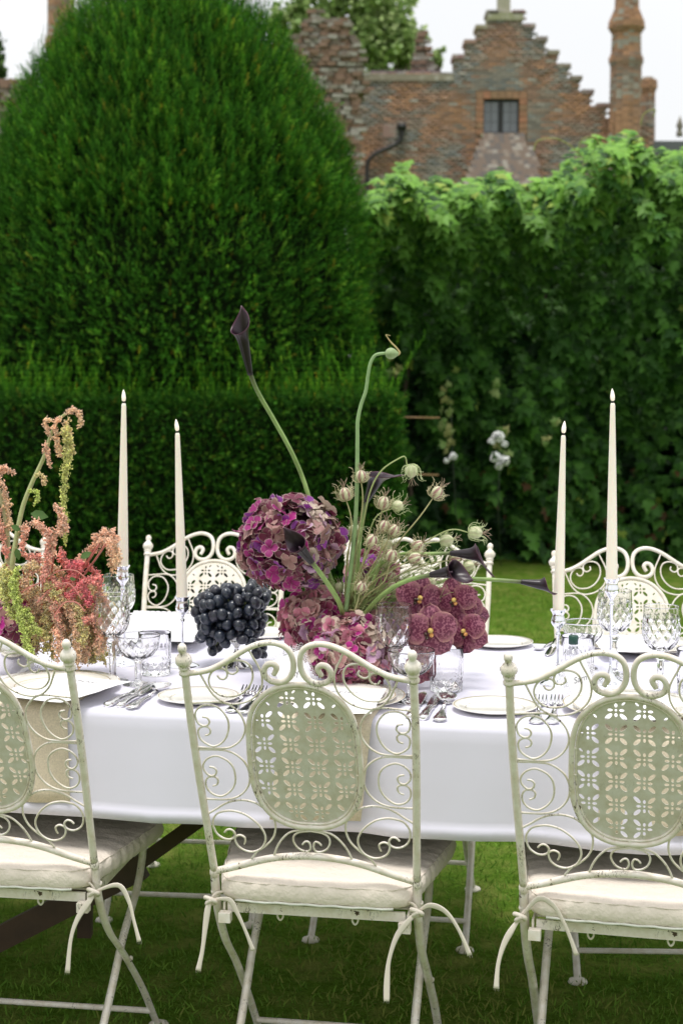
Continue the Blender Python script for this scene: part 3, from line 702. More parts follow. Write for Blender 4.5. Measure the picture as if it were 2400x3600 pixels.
def cloth():
    prof = [(.906, .53), (.905, .60), (.903, .68), (.901, .742), (.892, .7555), (.88, TT)]
    prof += [(.88-.86*i/14, TT) for i in range(1, 15)]
    prof += [(.008, .7555), (.001, .750), (-.002, .742), (-.003, .72), (-.005, .69), (-.007, .66), (-.009, .63), (-.0105, .60), (-.012, .58), (-.0125, .5675), (-.0145, .5655), (-.0145, .546)]
    xs = np.linspace(-2.6, 2.0, 231); mb = MB(); n = len(prof)
    for x in xs:
        for y, z in prof:
            k = max(0, (TT-z)/.2); s_ = -1 if y < .4 else 1
            w = (.008*sin(x*6+1)+.006*sin(x*15.3+2+sin(x*4))+.0035*sin(x*31+3*sin(x*5)))*k
            w += .0035*math.exp(-((x-.62)/.012)**2)*min(k, 1)-.003*math.exp(-((x+.36)/.015)**2)*min(k, 1)+.0025*sin(x*11+4*sin(x*3))*k*k
            zz = z-.004*sin(x*3+.5)*k-.0015*sin(x*13)*k+(.0006*sin(x*23+y*9) if k < .02 else 0)
            mb.v.append((x, y+w*(1 if s_ < 0 else .6), zz))
    for i in range(len(xs)-1):
        for j in range(n-1): mb.f.append((i*n+j, (i+1)*n+j, (i+1)*n+j+1, i*n+j+1))
    o = obj('tablecloth', mb, M['cloth'], loc=T0, rot=(0, 0, TA)); tag(o, 'white linen tablecloth draped over the long table', 'tablecloth')
    md = o.modifiers.new('thick', 'SOLIDIFY'); md.thickness = .0008; md.offset = -1
cloth()
def napkin(u0, u1, hang, label, skew=0.0):
    prof = [(.17, TT+.0035), (.10, TT+.003), (.03, TT+.003), (.008, TT+.002), (-.003, TT-.006), (-.0075, TT-.02), (-.011, .70), (-.015, .65), (-.0195, .60), (-.022, hang)]
    mb = MB(); m = 14; n = len(prof)
    for i in range(m+1):
        for j, (y, z) in enumerate(prof):
            q = max(0, (TT-z)); u = u0+(u1-u0)*i/m+skew*q
            mb.v.append((u, y-.002*sin(i*.9)*q*8-.002*(q > 0), z+(.006*(i/m) if j == n-1 else 0)))
    for i in range(m):
        for j in range(n-1): mb.f.append((i*n+j, (i+1)*n+j, (i+1)*n+j+1, i*n+j+1))
    o = obj('napkin', mb, M['linen'], loc=T0, rot=(0, 0, TA)); tag(o, label, 'napkin', 'beige linen napkins hanging over the table edge')
    md = o.modifiers.new('thick', 'SOLIDIFY'); md.thickness = .0015; md.offset = -1
napkin(-.695, -.535, .572, 'beige linen napkin hanging behind the left front chair', .05)
napkin(-.115, .058, .566, 'beige linen napkin hanging behind the perforated panel of the middle front chair', -.09)
napkin(.475, .665, .572, 'beige linen napkin hanging behind the right front chair', .0)

# ------------------------------------------------------------ folding garden chairs
LEAN = .149/.395
def bp(u, z, off=0): return Vector((u, -LEAN*(z-.49)+off, z))
TR = {
'top': [(-0.193, 0.885), (-0.1583, 0.8917), (-0.1314, 0.9045), (-0.1077, 0.9196), (-0.0824, 0.9354), (-0.058, 0.945), (-0.0375, 0.9468), (-0.0193, 0.9407), (-0.0092, 0.9287), (-0.0058, 0.9105), (-0.0084, 0.8937), (-0.0165, 0.8815), (-0.0296, 0.8745), (-0.0454, 0.8757), (-0.0556, 0.8835), (-0.0577, 0.8952), (-0.0521, 0.9055), (-0.0424, 0.9083), (-0.0358, 0.9027), (-0.0371, 0.8959), (-0.0417, 0.8882)],
'heart_o': [(-0.1704, 0.8836), (-0.1627, 0.866), (-0.1547, 0.8499), (-0.1416, 0.8366), (-0.1261, 0.8303), (-0.11, 0.8306), (-0.0918, 0.836), (-0.0764, 0.8469), (-0.0673, 0.8592), (-0.0629, 0.873), (-0.0629, 0.89), (-0.0679, 0.905), (-0.0746, 0.9182), (-0.0807, 0.9318)],
'heart_i': [(-0.1408, 0.883), (-0.1366, 0.8772), (-0.1295, 0.8766), (-0.1237, 0.8827), (-0.1239, 0.8921), (-0.1306, 0.8964), (-0.142, 0.8948), (-0.1516, 0.8868), (-0.1569, 0.8747), (-0.1558, 0.8628), (-0.1481, 0.8519), (-0.1374, 0.8454), (-0.1247, 0.8442), (-0.11, 0.8465), (-0.0947, 0.8556), (-0.0839, 0.8689), (-0.0787, 0.8826), (-0.0796, 0.8978), (-0.0865, 0.9085), (-0.0988, 0.9126), (-0.1117, 0.911), (-0.121, 0.9048), (-0.1235, 0.8963), (-0.1202, 0.8888), (-0.1125, 0.8869), (-0.1048, 0.8919), (-0.1043, 0.897), (-0.1064, 0.9003)],
'd1o': [(-0.1934, 0.8287), (-0.1648, 0.8314), (-0.1452, 0.8325), (-0.1293, 0.8302), (-0.1143, 0.8195), (-0.1044, 0.8043), (-0.1012, 0.7869), (-0.1052, 0.7709), (-0.1155, 0.7563), (-0.1313, 0.7458), (-0.1479, 0.7427), (-0.1677, 0.7423), (-0.1905, 0.7433)],
'd1i': [(-0.1759, 0.8031), (-0.1679, 0.8016), (-0.1641, 0.7948), (-0.1678, 0.7876), (-0.1762, 0.7855), (-0.1854, 0.7913), (-0.1885, 0.8043), (-0.1852, 0.8149), (-0.1753, 0.824), (-0.162, 0.8267), (-0.1478, 0.8234), (-0.1375, 0.8134), (-0.1308, 0.7997), (-0.1307, 0.7839), (-0.1366, 0.766), (-0.1469, 0.7531), (-0.1607, 0.7462), (-0.1734, 0.7501), (-0.1839, 0.7595), (-0.1869, 0.7726), (-0.1833, 0.7808), (-0.1747, 0.7847), (-0.1667, 0.7824), (-0.1642, 0.7754), (-0.1681, 0.769), (-0.1749, 0.767)],
'd2o': [(-0.19, 0.7388), (-0.1483, 0.7396), (-0.129, 0.7352), (-0.1134, 0.7237), (-0.1063, 0.7128), (-0.1022, 0.6978), (-0.1031, 0.6796), (-0.1094, 0.6646), (-0.1215, 0.6512), (-0.1372, 0.643), (-0.1559, 0.6398), (-0.188, 0.6397)],
'd2i': [(-0.1737, 0.7048), (-0.1659, 0.7037), (-0.1616, 0.6976), (-0.1649, 0.6893), (-0.1743, 0.687), (-0.1833, 0.6956), (-0.1852, 0.7064), (-0.1793, 0.7176), (-0.1704, 0.7243), (-0.1593, 0.7272), (-0.1474, 0.7236), (-0.1366, 0.716), (-0.1296, 0.7037), (-0.1282, 0.6838), (-0.1332, 0.6671), (-0.1445, 0.6537), (-0.1585, 0.6465), (-0.1732, 0.6503), (-0.1821, 0.6609), (-0.1837, 0.6737), (-0.1789, 0.6831), (-0.1695, 0.6858), (-0.1615, 0.6821), (-0.161, 0.6749), (-0.1645, 0.6692), (-0.1715, 0.6666)],
'd3a': [(-0.188, 0.6080), (-0.1696, 0.6199), (-0.157, 0.629), (-0.1395, 0.6373), (-0.1175, 0.6407), (-0.0979, 0.6367), (-0.0869, 0.6299), (-.0775, .622), (-0.0693, 0.6133), (-0.0646, 0.6005), (-0.0644, 0.5837), (-0.071, 0.5644), (-0.0859, 0.5475), (-0.1022, 0.535), (-0.1143, 0.5190)],
'd3i': [(-0.1594, 0.5716), (-0.1538, 0.5776), (-0.1462, 0.5781), (-0.1406, 0.5708), (-0.1427, 0.5622), (-0.1524, 0.5574), (-0.164, 0.56), (-0.1749, 0.5698), (-0.1792, 0.5847), (-0.1778, 0.5979), (-0.1689, 0.6106), (-0.155, 0.616), (-0.1397, 0.6174), (-0.1202, 0.6123), (-0.1029, 0.6002), (-0.0909, 0.5859), (-0.0847, 0.5712), (-0.086, 0.556), (-0.094, 0.5422), (-0.109, 0.5342), (-0.1241, 0.5356), (-0.1368, 0.5444), (-0.1414, 0.5575), (-0.1391, 0.5643), (-0.1312, 0.5676), (-0.1232, 0.5633), (-0.1227, 0.5557), (-0.1254, 0.5489)],
'arc': [(-0.0714, 0.5290), (-0.0641, 0.5478), (-0.0526, 0.5655), (-0.0382, 0.5786), (-0.0195, 0.5843), (-0.0027, 0.5872), (.0, .5873)],
'kid': [(-0.0176, 0.5543), (-0.0122, 0.5603), (-0.0060, 0.5608), (-0.0027, 0.5516), (-0.0062, 0.5418), (-0.0161, 0.5412), (-0.0273, 0.5481), (-0.0333, 0.561), (-0.0312, 0.5724), (-0.0213, 0.5800), (-0.0029, 0.5830), (0, .5831)],
}
OV = [(0, 0.871), (-0.0334, 0.8656), (-0.0583, 0.8527), (-0.0776, 0.8331), (-0.089, 0.8116), (-0.0955, 0.7821), (-0.0975, 0.7517), (-0.0985, 0.7249), (-0.0980, 0.6985), (-0.0970, 0.6800), (-0.0932, 0.6599), (-0.0852, 0.6383), (-0.0715, 0.6169), (-0.0513, 0.6012), (-0.0271, 0.5923)]
OVAL = OV+[(0, .591)]+[(-u, z) for u, z in OV[:0:-1]]
def ring(off):
    P = OVAL; n = len(P); out = []
    for i in range(n):
        d = Vector((P[(i+1) % n][0]-P[i-1][0], P[(i+1) % n][1]-P[i-1][1])).normalized()
        nn = Vector((-d.y, d.x)); c = Vector((0, .735))
        if nn.dot(c-Vector(P[i])) < 0: nn = -nn
        out.append((P[i][0]+nn.x*off, P[i][1]+nn.y*off))
    return out
def panel_mesh():
    cu = bpy.data.curves.new('panel', 'CURVE'); cu.dimensions = '2D'; cu.fill_mode = 'BOTH'; cu.extrude = .0007
    edge = ring(.0070)
    def spline(P):
        s_ = cu.splines.new('POLY'); s_.points.add(len(P)-1)
        for p, q in zip(s_.points, P): p.co = (q[0], q[1], 0, 1)
        s_.use_cyclic_u = True
    ep = crom([(u, z, 0) for u, z in edge], 4, True); EP = [(p.x, p.y) for p in ep]; spline(EP)
    inner = ring(.0098)
    def inside(x, y, P):
        c = False; n = len(P)
        for i in range(n):
            x1, y1 = P[i]; x2, y2 = P[(i+1) % n]
            if (y1 > y) != (y2 > y) and x < (x2-x1)*(y-y1)/(y2-y1)+x1: c = not c
        return c
    def hole(cx, cy, a, b, rot):
        # shrink holes that would run into the rim
        for k in (1, .75, .5):
            P = []
            for i in range(12):
                q = 2*pi*i/12; x, y = a*k*cos(q), b*k*sin(q)
                P.append((cx+x*cos(rot)-y*sin(rot), cy+x*sin(rot)+y*cos(rot)))
            if all(inside(x, y, inner) for x, y in P): spline(P); return
    for i in range(-3, 3):
        for j in range(-4, 4):
            cx, cy = (i+.5)*.0465, .733+(j+.5)*.0445
            for sx, sy in ((1, 1), (1, -1), (-1, 1), (-1, -1)): hole(cx+sx*.0122, cy+sy*.0122, .0080, .0036, pi/4*sx*sy)
            hole(cx, cy+.0088, .0025, .0036, 0); hole(cx, cy-.0088, .0025, .0036, 0)
            hole(cx+.0095, cy, .0042, .0025, 0); hole(cx-.0095, cy, .0042, .0025, 0); hole(cx, cy, .0021, .0021, 0)
    o = bpy.data.objects.new('tmp_panel', cu); C.objects.link(o); dg = bpy.context.evaluated_depsgraph_get()
    me = bpy.data.meshes.new_from_object(o.evaluated_get(dg)); bpy.data.objects.remove(o)
    for v in me.vertices:
        u, z, e = v.co; v.co = bp(u, z, .003+e)
    ca = me.color_attributes.new('Col', 'FLOAT_COLOR', 'POINT'); ca.data.foreach_set('color', np.ones(len(me.vertices)*4, 'f'))
    me.materials.clear(); me.update(); return me
def make_chair(label):
    t = thing('garden_chair', label, 'chair', (0, 0, 0), 0, 'cream wrought iron folding chairs round the table')
    def ob(n, mb, par=None, sm=True):
        o = obj(n, mb, M['paint'], par or t, sm); o['paint'] = 1; return o
    for s_ in (-1, 1):
        w = lambda u: s_*abs(u)
        # post running down into the leg that reaches forward to the front foot
        P = [bp(w(.1975), .888), bp(w(.1975), .80), bp(w(.195), .70), bp(w(.191), .60), bp(w(.187), .49)]
        ob('post', MB().tube(crom(P, 5), .0072, 12))
        ob('joint', MB().lathe([(.0001, -.012), (.006, -.010), (.0092, -.003), (.0092, .003), (.006, .010), (.0001, .012)], 12, c=bp(w(.187), .486)))
        lg = [Vector((w(.187), .002, .485)), Vector((w(.187), .012, .44)), Vector((w(.187), .035, .39)), Vector((w(.187), .085, .325)), Vector((w(.188), .17, .25)), Vector((w(.191), .285, .135)), Vector((w(.1915), .375, .03)), Vector((w(.192), .405, .004))]
        l1 = ob('leg', MB().tube(crom(lg, 5), .0048, 4, flat=.0085, up=(1, 0, 0)))
        ob('foot', MB().lathe([(.001, .012), (.008, .011), (.021, .005), (.023, .0), (.0, 0)], 16, c=(w(.192), .405, .0)), l1)
        lg = [Vector((w(.171), .375, .425)), Vector((w(.170), .370, .38)), Vector((w(.170), .325, .325)), Vector((w(.169), .235, .262)), Vector((w(.168), .13, .16)), Vector((w(.168), .0, .045)), Vector((w(.168), -.045, .004))]
        l2 = ob('leg', MB().tube(crom(lg, 5), .0042, 4, flat=.0082, up=(1, 0, 0)))
        ob('foot', MB().lathe([(.001, .012), (.008, .011), (.021, .005), (.023, .0), (.0, 0)], 16, c=(w(.168), -.045, .0)), l2)
        ob('rivet', MB().lathe([(.0001, .0), (.004, .001), (.006, .004), (.006, .006)], 10, c=(w(.1985), .20, .228), R=Matrix.Rotation(pi/2*s_*-1, 3, 'Y')), l1)
        ob('rivet', MB().lathe([(.0001, .0), (.004, .001), (.0055, .003), (.0055, .005)], 10, c=(w(.1975), .014, .445), R=Matrix.Rotation(pi/2*s_*-1, 3, 'Y')), l1)
        fp = bp(w(.1975), .884); fr = Matrix.Rotation(math.atan(LEAN), 3, 'X')
        def flute(a, z, i): return .0009*cos(a*10) if .016 < z < .032 else 0
        ob('finial', MB().lathe([(.0105, 0), (.0108, .004), (.0085, .007), (.0085, .010), (.0105, .0125), (.0105, .0145), (.0082, .0165), (.0118, .020), (.0142, .0255), (.0138, .031), (.0105, .037), (.0068, .0405), (.0058, .043), (.0074, .0465), (.0082, .0505), (.0072, .0555), (.0042, .059), (.0008, .0605)], 30, c=fp, R=fr, disp=flute))
        for k, r in (('top', .0053), ('heart_o', .0019), ('heart_i', .0019), ('d1o', .0019), ('d1i', .0019), ('d2o', .0019), ('d2i', .0019), ('d3a', .0020), ('d3i', .0020), ('arc', .0020), ('kid', .0019)):
            P = [bp(w(u), z, .0 if k != 'top' else 0) for u, z in TR[k]]
            C_ = crom(P, 4)
            if k in ('top', 'heart_i', 'd1i', 'd2i', 'd3i', 'kid'): rr = [r*(1.0 if i < len(C_)-8 else 1-.18*(i-len(C_)+8)/8) for i in range(len(C_))]
            else: rr = r
            ob('crest_rail' if k == 'top' else 'scroll', MB().tube(C_, rr, 10 if k == 'top' else 7))
    br = [(-.187, .488), (-0.1444, 0.5007), (-0.0917, 0.5184), (-0.05, 0.5272), (0, 0.5308)]; br += [(-u, z) for u, z in br[-2::-1]]
    ob('bottom_rail', MB().tube(crom([bp(u, z) for u, z in br], 6), .0068, 12))
    ob('oval_frame', MB().tube(crom([bp(u, z) for u, z in OVAL], 3, True), .0050, 10, closed=True))
    ob('inner_ring', MB().tube(crom([bp(u, z, .001) for u, z in ring(.0072)], 3, True), .0020, 8, closed=True))
    for (u, z) in ((-.0935, .72), (.0935, .70), (0, .5950), (-.0935, .77)): ob('weld', MB().tube([bp(u-.004, z), bp(u+.004, z)], .0026, 6))
    p = put('perforated_panel', PANEL, M['paint'], t); p['paint'] = 1; p.color = (.74, .70, .66, .2)  # same paint as the frame, its shading put into a darker colour
    ob('seat_rail', MB().box((0, .012, .4185), (.330, .005, .018)), None, False); ob('seat_rail', MB().box((0, .385, .4185), (.36, .02, .018)), None, False)
    for s_ in (-1, 1): ob('seat_rail', MB().box((s_*.171, .2, .4175), (.004, .385, .020)), None, False); ob('bracket', MB().box((s_*.166, -.004, .405), (.022, .018, .018)), None, False)
    for i in range(9): ob('seat_slat', MB().box((0, .045+i*.038, .4255), (.336, .022, .003)), None, False)
    for x in (-.07, .07): ob('hook', MB().tube(crom([(x-.005, .03, .409), (x-.005, .03, .398), (x, .03, .392), (x+.005, .03, .398), (x+.005, .03, .409)], 4), .002, 6))
    ob('stretcher', MB().tube([(-.189, .352, .055), (.189, .352, .055)], .0062, 10)); ob('stretcher', MB().tube([(-.167, .085, .115), (.167, .085, .115)], .0062, 10))
    return t
PANEL = panel_mesh()
ch = make_chair('worn cream iron chair in the middle of the front row, whole in view')
for o in ALLKIDS():
    if o.parent == ch or (o.parent and o.parent.parent == ch):
        if o.name.split('.')[0] != 'perforated_panel': o.color = (.87, .81, .75, 1)
A_ = lambda a: radians(a)
def at_local(c, x, y, v):
    """point on the vertical plane local-y = v of a chair"""
    cx, cy, a = c; n = Vector((-sin(a), cos(a), 0)); d = ray(x, y); t_ = (v+n.dot(Vector((cx, cy, 0))))/(n.x*d.x+n.y*d.y)
    P = Vector((0, 0, CH))+d*t_; q = P-Vector((cx, cy, 0)); return Vector((q.x*cos(a)+q.y*sin(a), v, P.z))
FC = {'1': (-.646, 2.796, A_(-8.85)), '2': (-.049, 2.691, A_(-9.66)), '3': (.506, 2.591, A_(-13.5))}
copy_tree(ch, (FC['1'][0], FC['1'][1], 0), FC['1'][2], 'worn cream iron chair cut by the left edge in the front row')
copy_tree(ch, (FC['3'][0], FC['3'][1], 0), FC['3'][2], 'worn cream iron chair cut by the right edge in the front row')
wht = (.86, .82, .74)
BC = {'L': (-.379, 4.189, A_(174.1)), 'M': (.185, 4.03, A_(169.6)), 'R': (.752, 3.802, A_(178)), 'F': (-1.095, 4.34, A_(172))}
BL = {'L': 'pale iron chair across the table behind the black grapes', 'M': 'pale iron chair across the table behind the seed heads', 'R': 'pale iron chair across the table behind the two right candles', 'F': 'pale iron chair behind the pink trailing flowers at the left edge'}
for k in 'LMRF': copy_tree(ch, (BC[k][0], BC[k][1], 0), BC[k][2], BL[k], wht)
ch.location = (FC['2'][0], FC['2'][1], 0); ch.rotation_euler = (0, 0, FC['2'][2])

# ------------------------------------------------------------ seat cushions
def cushion_mesh(seed):
    r = random.Random(seed); lv = [(0, .4865), (.3, .4860), (.55, .4850), (.75, .483), (.86, .4815), (.93, .479), (.972, .4755), (.995, .469), (1.006, .461), (1.007, .453), (1.0, .445), (.98, .4395), (.93, .4365), (.6, .435), (0, .4345)]
    n = 200; mb = MB(); ph = [r.random()*6 for _ in range(8)]
    for k, z in lv:
        for i in range(n):
            a = 2*pi*i/n; c_, s_ = cos(a), sin(a); e = (abs(c_)**9+abs(s_)**9)**(-1/9); x, y = c_*e*k, s_*e*k
            X = x*(.205+.030*y); Y = .175+y*.190
            w = (abs(k)**6)*(.0016*sin(a*29+ph[0]+5*sin(a*3))+.0008*sin(a*57+ph[1]+4*sin(a*5)))
            pk = (abs(k)**3)*.0009*sin(a*19+ph[2]+4*sin(a*2))*(1 if z > .455 else -.3)
            dm = .003*sin(x*4+ph[3])*sin(y*5+ph[4])*(1-k*k) if z > .46 else 0
            cr_ = -.010*(max(0, abs(x)-.8)/.2)*(max(0, abs(y)-.8)/.2) if z > .455 else 0
            mb.v.append((X+w*c_, Y+w*s_, z+pk+dm+cr_))
    for j in range(len(lv)-1):
        for i in range(n):
            if j == 0: mb.f.append((n*0, n+(i+1) % n, n+i)[::-1])
            else: mb.f.append((j*n+i, (j+1)*n+i, (j+1)*n+(i+1) % n, j*n+(i+1) % n))
    return mb
def outline(k, z):
    out = []
    for i in range(80):
        a = 2*pi*i/80; c_, s_ = cos(a), sin(a); e = (abs(c_)**9+abs(s_)**9)**(-1/9); x, y = c_*e*k, s_*e*k; out.append((x*(.205+.03*y), .175+y*.19, z+.0008*sin(a*22)))
    return out
def ribbon(par, P, w=.0052):
    Q = crom(P, 6); n = len(Q); rr = [w*(.55+.45*min(1, i/(n*.3))) for i in range(n)]
    rr = [w_*(.82+.18*sin(i*.33+w*900)) for i, w_ in enumerate(rr)]; mb = MB().tube(Q, rr, 8, flat=[.0010]*n, up=(0, 1, 0))
    for k in range(4): e = Q[-1]+Vector(((k-1.5)*w*.45, 0, 0)); mb.tube([e, e+Vector((random.gauss(0, .001), 0, -.003-random.random()*.003))], .00022, 3)
    o = obj('tie', mb, M['tie'], par); return o
CUM = cushion_mesh(1).mesh('cushion_body')
def cushion(c, label, ties, name='seat_cushion'):
    t = thing(name, label, 'cushion', (c[0], c[1], 0), c[2], 'ivory tie-on seat cushions')
    put('cushion_body', CUM, M['cushion'], t)
    obj('piping', MB().tube(outline(.983, .4735), .0011, 6, closed=True), M['cushion'], t)
    zp = [p for p in outline(.992, .4395) if p[1] < .0]; zp.sort(key=lambda p: p[0])
    obj('zip', MB().tube([(x, y-.001, z) for x, y, z in zp], .0024, 8), M['zip'], t)
    for side, strands in ties:
        s_ = 1 if side == 'R' else -1
        kn = Vector((s_*.190, -.008, .437))
        obj('knot', MB().tube(crom([kn+Vector((-.012, -.002, .004)), kn+Vector((-.004, -.010, .006)), kn+Vector((.008, -.008, .000)), kn+Vector((.004, .006, -.008)), kn+Vector((-.008, -.006, -.006)), kn+Vector((.002, -.012, .004))], 5), .0042, 8), M['tie'], t)
        ribbon(t, [Vector((s_*.168, .012, .447)), Vector((s_*.182, -.004, .448)), kn], .0045)
        for st in strands: ribbon(t, [kn]+[at_local(c, x, y, -.018-.004*i) for i, (x, y) in enumerate(st)], .0058)
    return t
cushion(FC['2'], 'ivory seat cushion tied to the middle front chair', [('L', [[(733, 3185), (722, 3260), (712, 3340), (697, 3412)], [(805, 3163), (832, 3205), (862, 3270), (890, 3342)]]), ('R', [[(1440, 3232), (1395, 3290), (1368, 3370), (1360, 3440), (1358, 3520)], [(1510, 3183), (1565, 3205), (1612, 3270), (1650, 3358)]])])
cushion(FC['1'], 'ivory seat cushion tied to the left front chair', [('R', [[(318, 3163), (276, 3225), (250, 3300), (238, 3420)], [(415, 3112), (452, 3165), (472, 3240), (490, 3310)]])])
cushion(FC['3'], 'ivory seat cushion tied to the right front chair', [('L', [[(1800, 3265), (1770, 3320), (1750, 3390), (1743, 3475)], [(1890, 3160), (1945, 3185), (1990, 3265), (2025, 3358)]])])
for k in 'LMRF': cushion(BC[k], 'ivory cushion on the '+BL[k].replace('pale iron ', ''), [])

# ------------------------------------------------------------ plates, cards, cutlery, glasses
def plate_mesh(r, h=.012):
    return MB().lathe([(0, .004), (r*.60, .0035), (r*.66, .005), (r*.78, .0085), (r*.985, h), (r, h-.0006), (r*.985, h-.0022), (r*.75, .0045), (r*.62, 0), (r*.56, 0), (0, .001)], 72)
PL = {r: plate_mesh(r).mesh('plate') for r in (.082, .115, .135)}
for m_ in PL.values(): pass
def plate(x, y, r, label, z=TT, grp='cream china plates with gold rims'):
    p = onz(x, y, z); o = put('plate', PL[r], M['china'], loc=(p.x, p.y, z+.0008), rot=(0, 0, random.random()*6)); return tag(o, label, 'plate', grp)
plate(698, 2463, .082, 'small cream plate left of the middle front chair, beside two forks')
plate(1738, 2498, .082, 'small cream plate between the middle and right front chairs')
plate(1752, 2270, .082, 'small cream plate at the far table edge right of the orchids')
plate(930, 2238, .082, 'small cream plate at the far table edge behind the grapes')
def setting(x, y, who, zoff=0):
    plate(x, y, .135, 'large cream charger plate at '+who, TT+.0045, 'charger plates')
    plate(x, y, .115, 'cream dinner plate stacked on the charger at '+who, TT+.0125, 'dinner plates')
setting(1185, 2462, 'the middle front chair, under a menu'); setting(190, 2418, 'the left front chair, under a menu')
setting(2225, 2495, 'the right front chair, under a menu'); setting(2262, 2278, 'the far right place behind the candles'); setting(560, 2240, 'the far place left of the grapes')
def card(x, y, w, h, rz, z, label, lines=0, title=None):
    p = onz(x, y, z); t = thing('menu_card', label, 'menu card', (p.x, p.y, z), TA+rz, 'white deckle edged menu cards')
    n = 60; P = []
    for i in range(n):
        q = i/n*4; s_, f_ = int(q), q-int(q); X = [(-1+2*f_, -1), (1, -1+2*f_), (1-2*f_, 1), (-1, 1-2*f_)][s_]
        P.append((X[0]*w/2+random.uniform(-.0015, .0015), X[1]*h/2+random.uniform(-.0015, .0015)))
    def zz(x_, y_): return .004*(x_/(w/2))**2*.6+.002*sin(y_*20)
    v = [(0, 0, 0)]+[(a, b, zz(a, b)) for a, b in P]+[(0, 0, -.0006)]+[(a, b, zz(a, b)-.0006) for a, b in P]
    f = [(0, i+1, (i+1) % n+1) for i in range(n)]+[(n+1, n+2+(i+1) % n, n+2+i) for i in range(n)]+[(i+1, n+2+i, n+2+(i+1) % n, (i+1) % n+1) for i in range(n)]
    obj('sheet', MB().add(v, f), M['card'], t, smooth=False)
    if title:
        cu = bpy.data.curves.new('title', 'FONT'); cu.body = title; cu.size = .016; cu.align_x = 'CENTER'; cu.space_character = 1.3; cu.extrude = .0001
        put('title', text_mesh(cu), M['ink'], t, loc=(0, h*.30, .0022))
        ln = MB()
        for i in range(7): ln.box((0, h*.20-i*.0135, .0019+.0004*(i % 2)), (random.uniform(.03, .06), .0012, .0002))
        obj('printed_lines', ln, M['ink'], t, smooth=False, kind='stuff')
card(1190, 2462, .155, .21, .02, TT+.027, 'white menu card headed MENU on the plates at the middle front chair', 1, 'MENU')
card(225, 2420, .17, .21, -.35, TT+.027, 'white menu card on the plates at the left front chair', 1, 'MENU')
card(2225, 2485, .15, .2, .05, TT+.027, 'white menu card on the plates at the right front chair', 1, 'MENU')
card(2205, 2262, .15, .2, .2, TT+.027, 'white menu card on the plates behind the right candles')
def folded_napkin():
    # white scallop-edged napkin standing on the far left plate
    p = onz(560, 2240, TT+.027); t = thing('folded_napkin', 'white scallop-edged napkin folded on the far plate left of the grapes', 'napkin', (p.x, p.y, TT+.03), TA)
    v = [(-.085, -.06, 0), (.10, -.06, 0), (.10, .07, .045), (-.085, .07, .045)]
    v += [(x, y, z-.002) for x, y, z in v]
    obj('linen_flap', MB().add(v, [(0, 1, 2, 3), (7, 6, 5, 4), (0, 4, 5, 1), (1, 5, 6, 2), (2, 6, 7, 3), (3, 7, 4, 0)]), M['card'], t, smooth=False)
    v = [(.10, -.06, 0), (.105, .07, .0), (.10, .07, .045)]; v += [(x+.002, y, z) for x, y, z in v]
    obj('linen_flap', MB().add(v, [(0, 1, 2), (5, 4, 3), (0, 3, 4, 1), (1, 4, 5, 2), (0, 2, 5, 3)]), M['cloth'], t, smooth=False)
    sc_ = MB()
    for i in range(14): sc_.lathe([(0, .001), (.006, .0005), (.0075, -.001), (0, -.001)], 10, c=(-.08+i*.0137, .073, .046))
    for i in range(10): sc_.lathe([(0, .001), (.006, .0005), (.0075, -.001), (0, -.001)], 10, c=(-.087, -.055+i*.0135, .0+.0046*i))
    obj('scalloped_edge', sc_, M['lace'], t, kind='stuff')
folded_napkin()

def strip(mb, P, w, h):
    mb.tube(P, w, 10, flat=h, up=(0, 0, 1)); return mb
def cutlery_mesh(kind, L_):
    parts = {}
    hl = L_*.52 if kind != 'knife' else L_*.44
    n = 14; P = []; w = []; h = []
    for i in range(n+1):
        q = i/n; P.append((hl*q, 0, .004+.002*sin(q*pi)-.001*q)); bead = .0012*abs(sin(q*9)) if q < .45 or q > .85 else 0
        w.append((.0085*(1-q)**1.3+.0035+bead) if kind != 'knife' else (.0085-.0018*q+bead)); h.append(.0022 if kind != 'knife' else .0055-.001*q)
    w[0] *= .45
    parts['handle'] = strip(MB(), P, w, h)
    if kind == 'knife':
        P = [(hl+(L_-hl)*q, .001*sin(q*3), .004) for q in (0, .1, .3, .6, .85, .97, 1)]; parts['blade'] = strip(MB(), P, [.0055, .009, .0098, .0102, .009, .0045, .0008], [.0018, .0010, .0009, .0008, .0007, .0006, .0004])
    elif kind == 'spoon':
        parts['neck'] = strip(MB(), [(hl, 0, .005), (L_*.68, 0, .006), (L_*.74, 0, .004)], [.0032, .0025, .004], .0018)
        m = MB(); R = L_-L_*.70; pr = [(.0, .0), (.45, .001), (.75, .004), (.95, .009), (1.0, .0115), (.97, .0115), (.72, .0055), (.42, .0025), (0, .0015)]
        m.lathe([(r*R*.5, z) for r, z in pr], 28, sc=(1.0, .66), c=(L_*.70+R*.5, 0, .0)); parts['bowl'] = m
    else:
        parts['neck'] = strip(MB(), [(hl, 0, .005), (L_*.66, 0, .007), (L_*.72, 0, .004), (L_*.80, 0, .003)], [.0035, .0028, .008, .0115], .0014)
        for j in range(4):
            y = (j-1.5)*.0062; m = strip(MB(), [(L_*.785, y*.95, .003), (L_*.88, y, .004), (L_, y, .0095)], [.0026, .0021, .0010], .0012); parts['tine%d' % j] = m
    return {k: v.mesh(k.rstrip('0123')) for k, v in parts.items()}
CUT = {k: cutlery_mesh(k, l) for k, l in (('knife', .225), ('spoon', .185), ('fork', .195))}
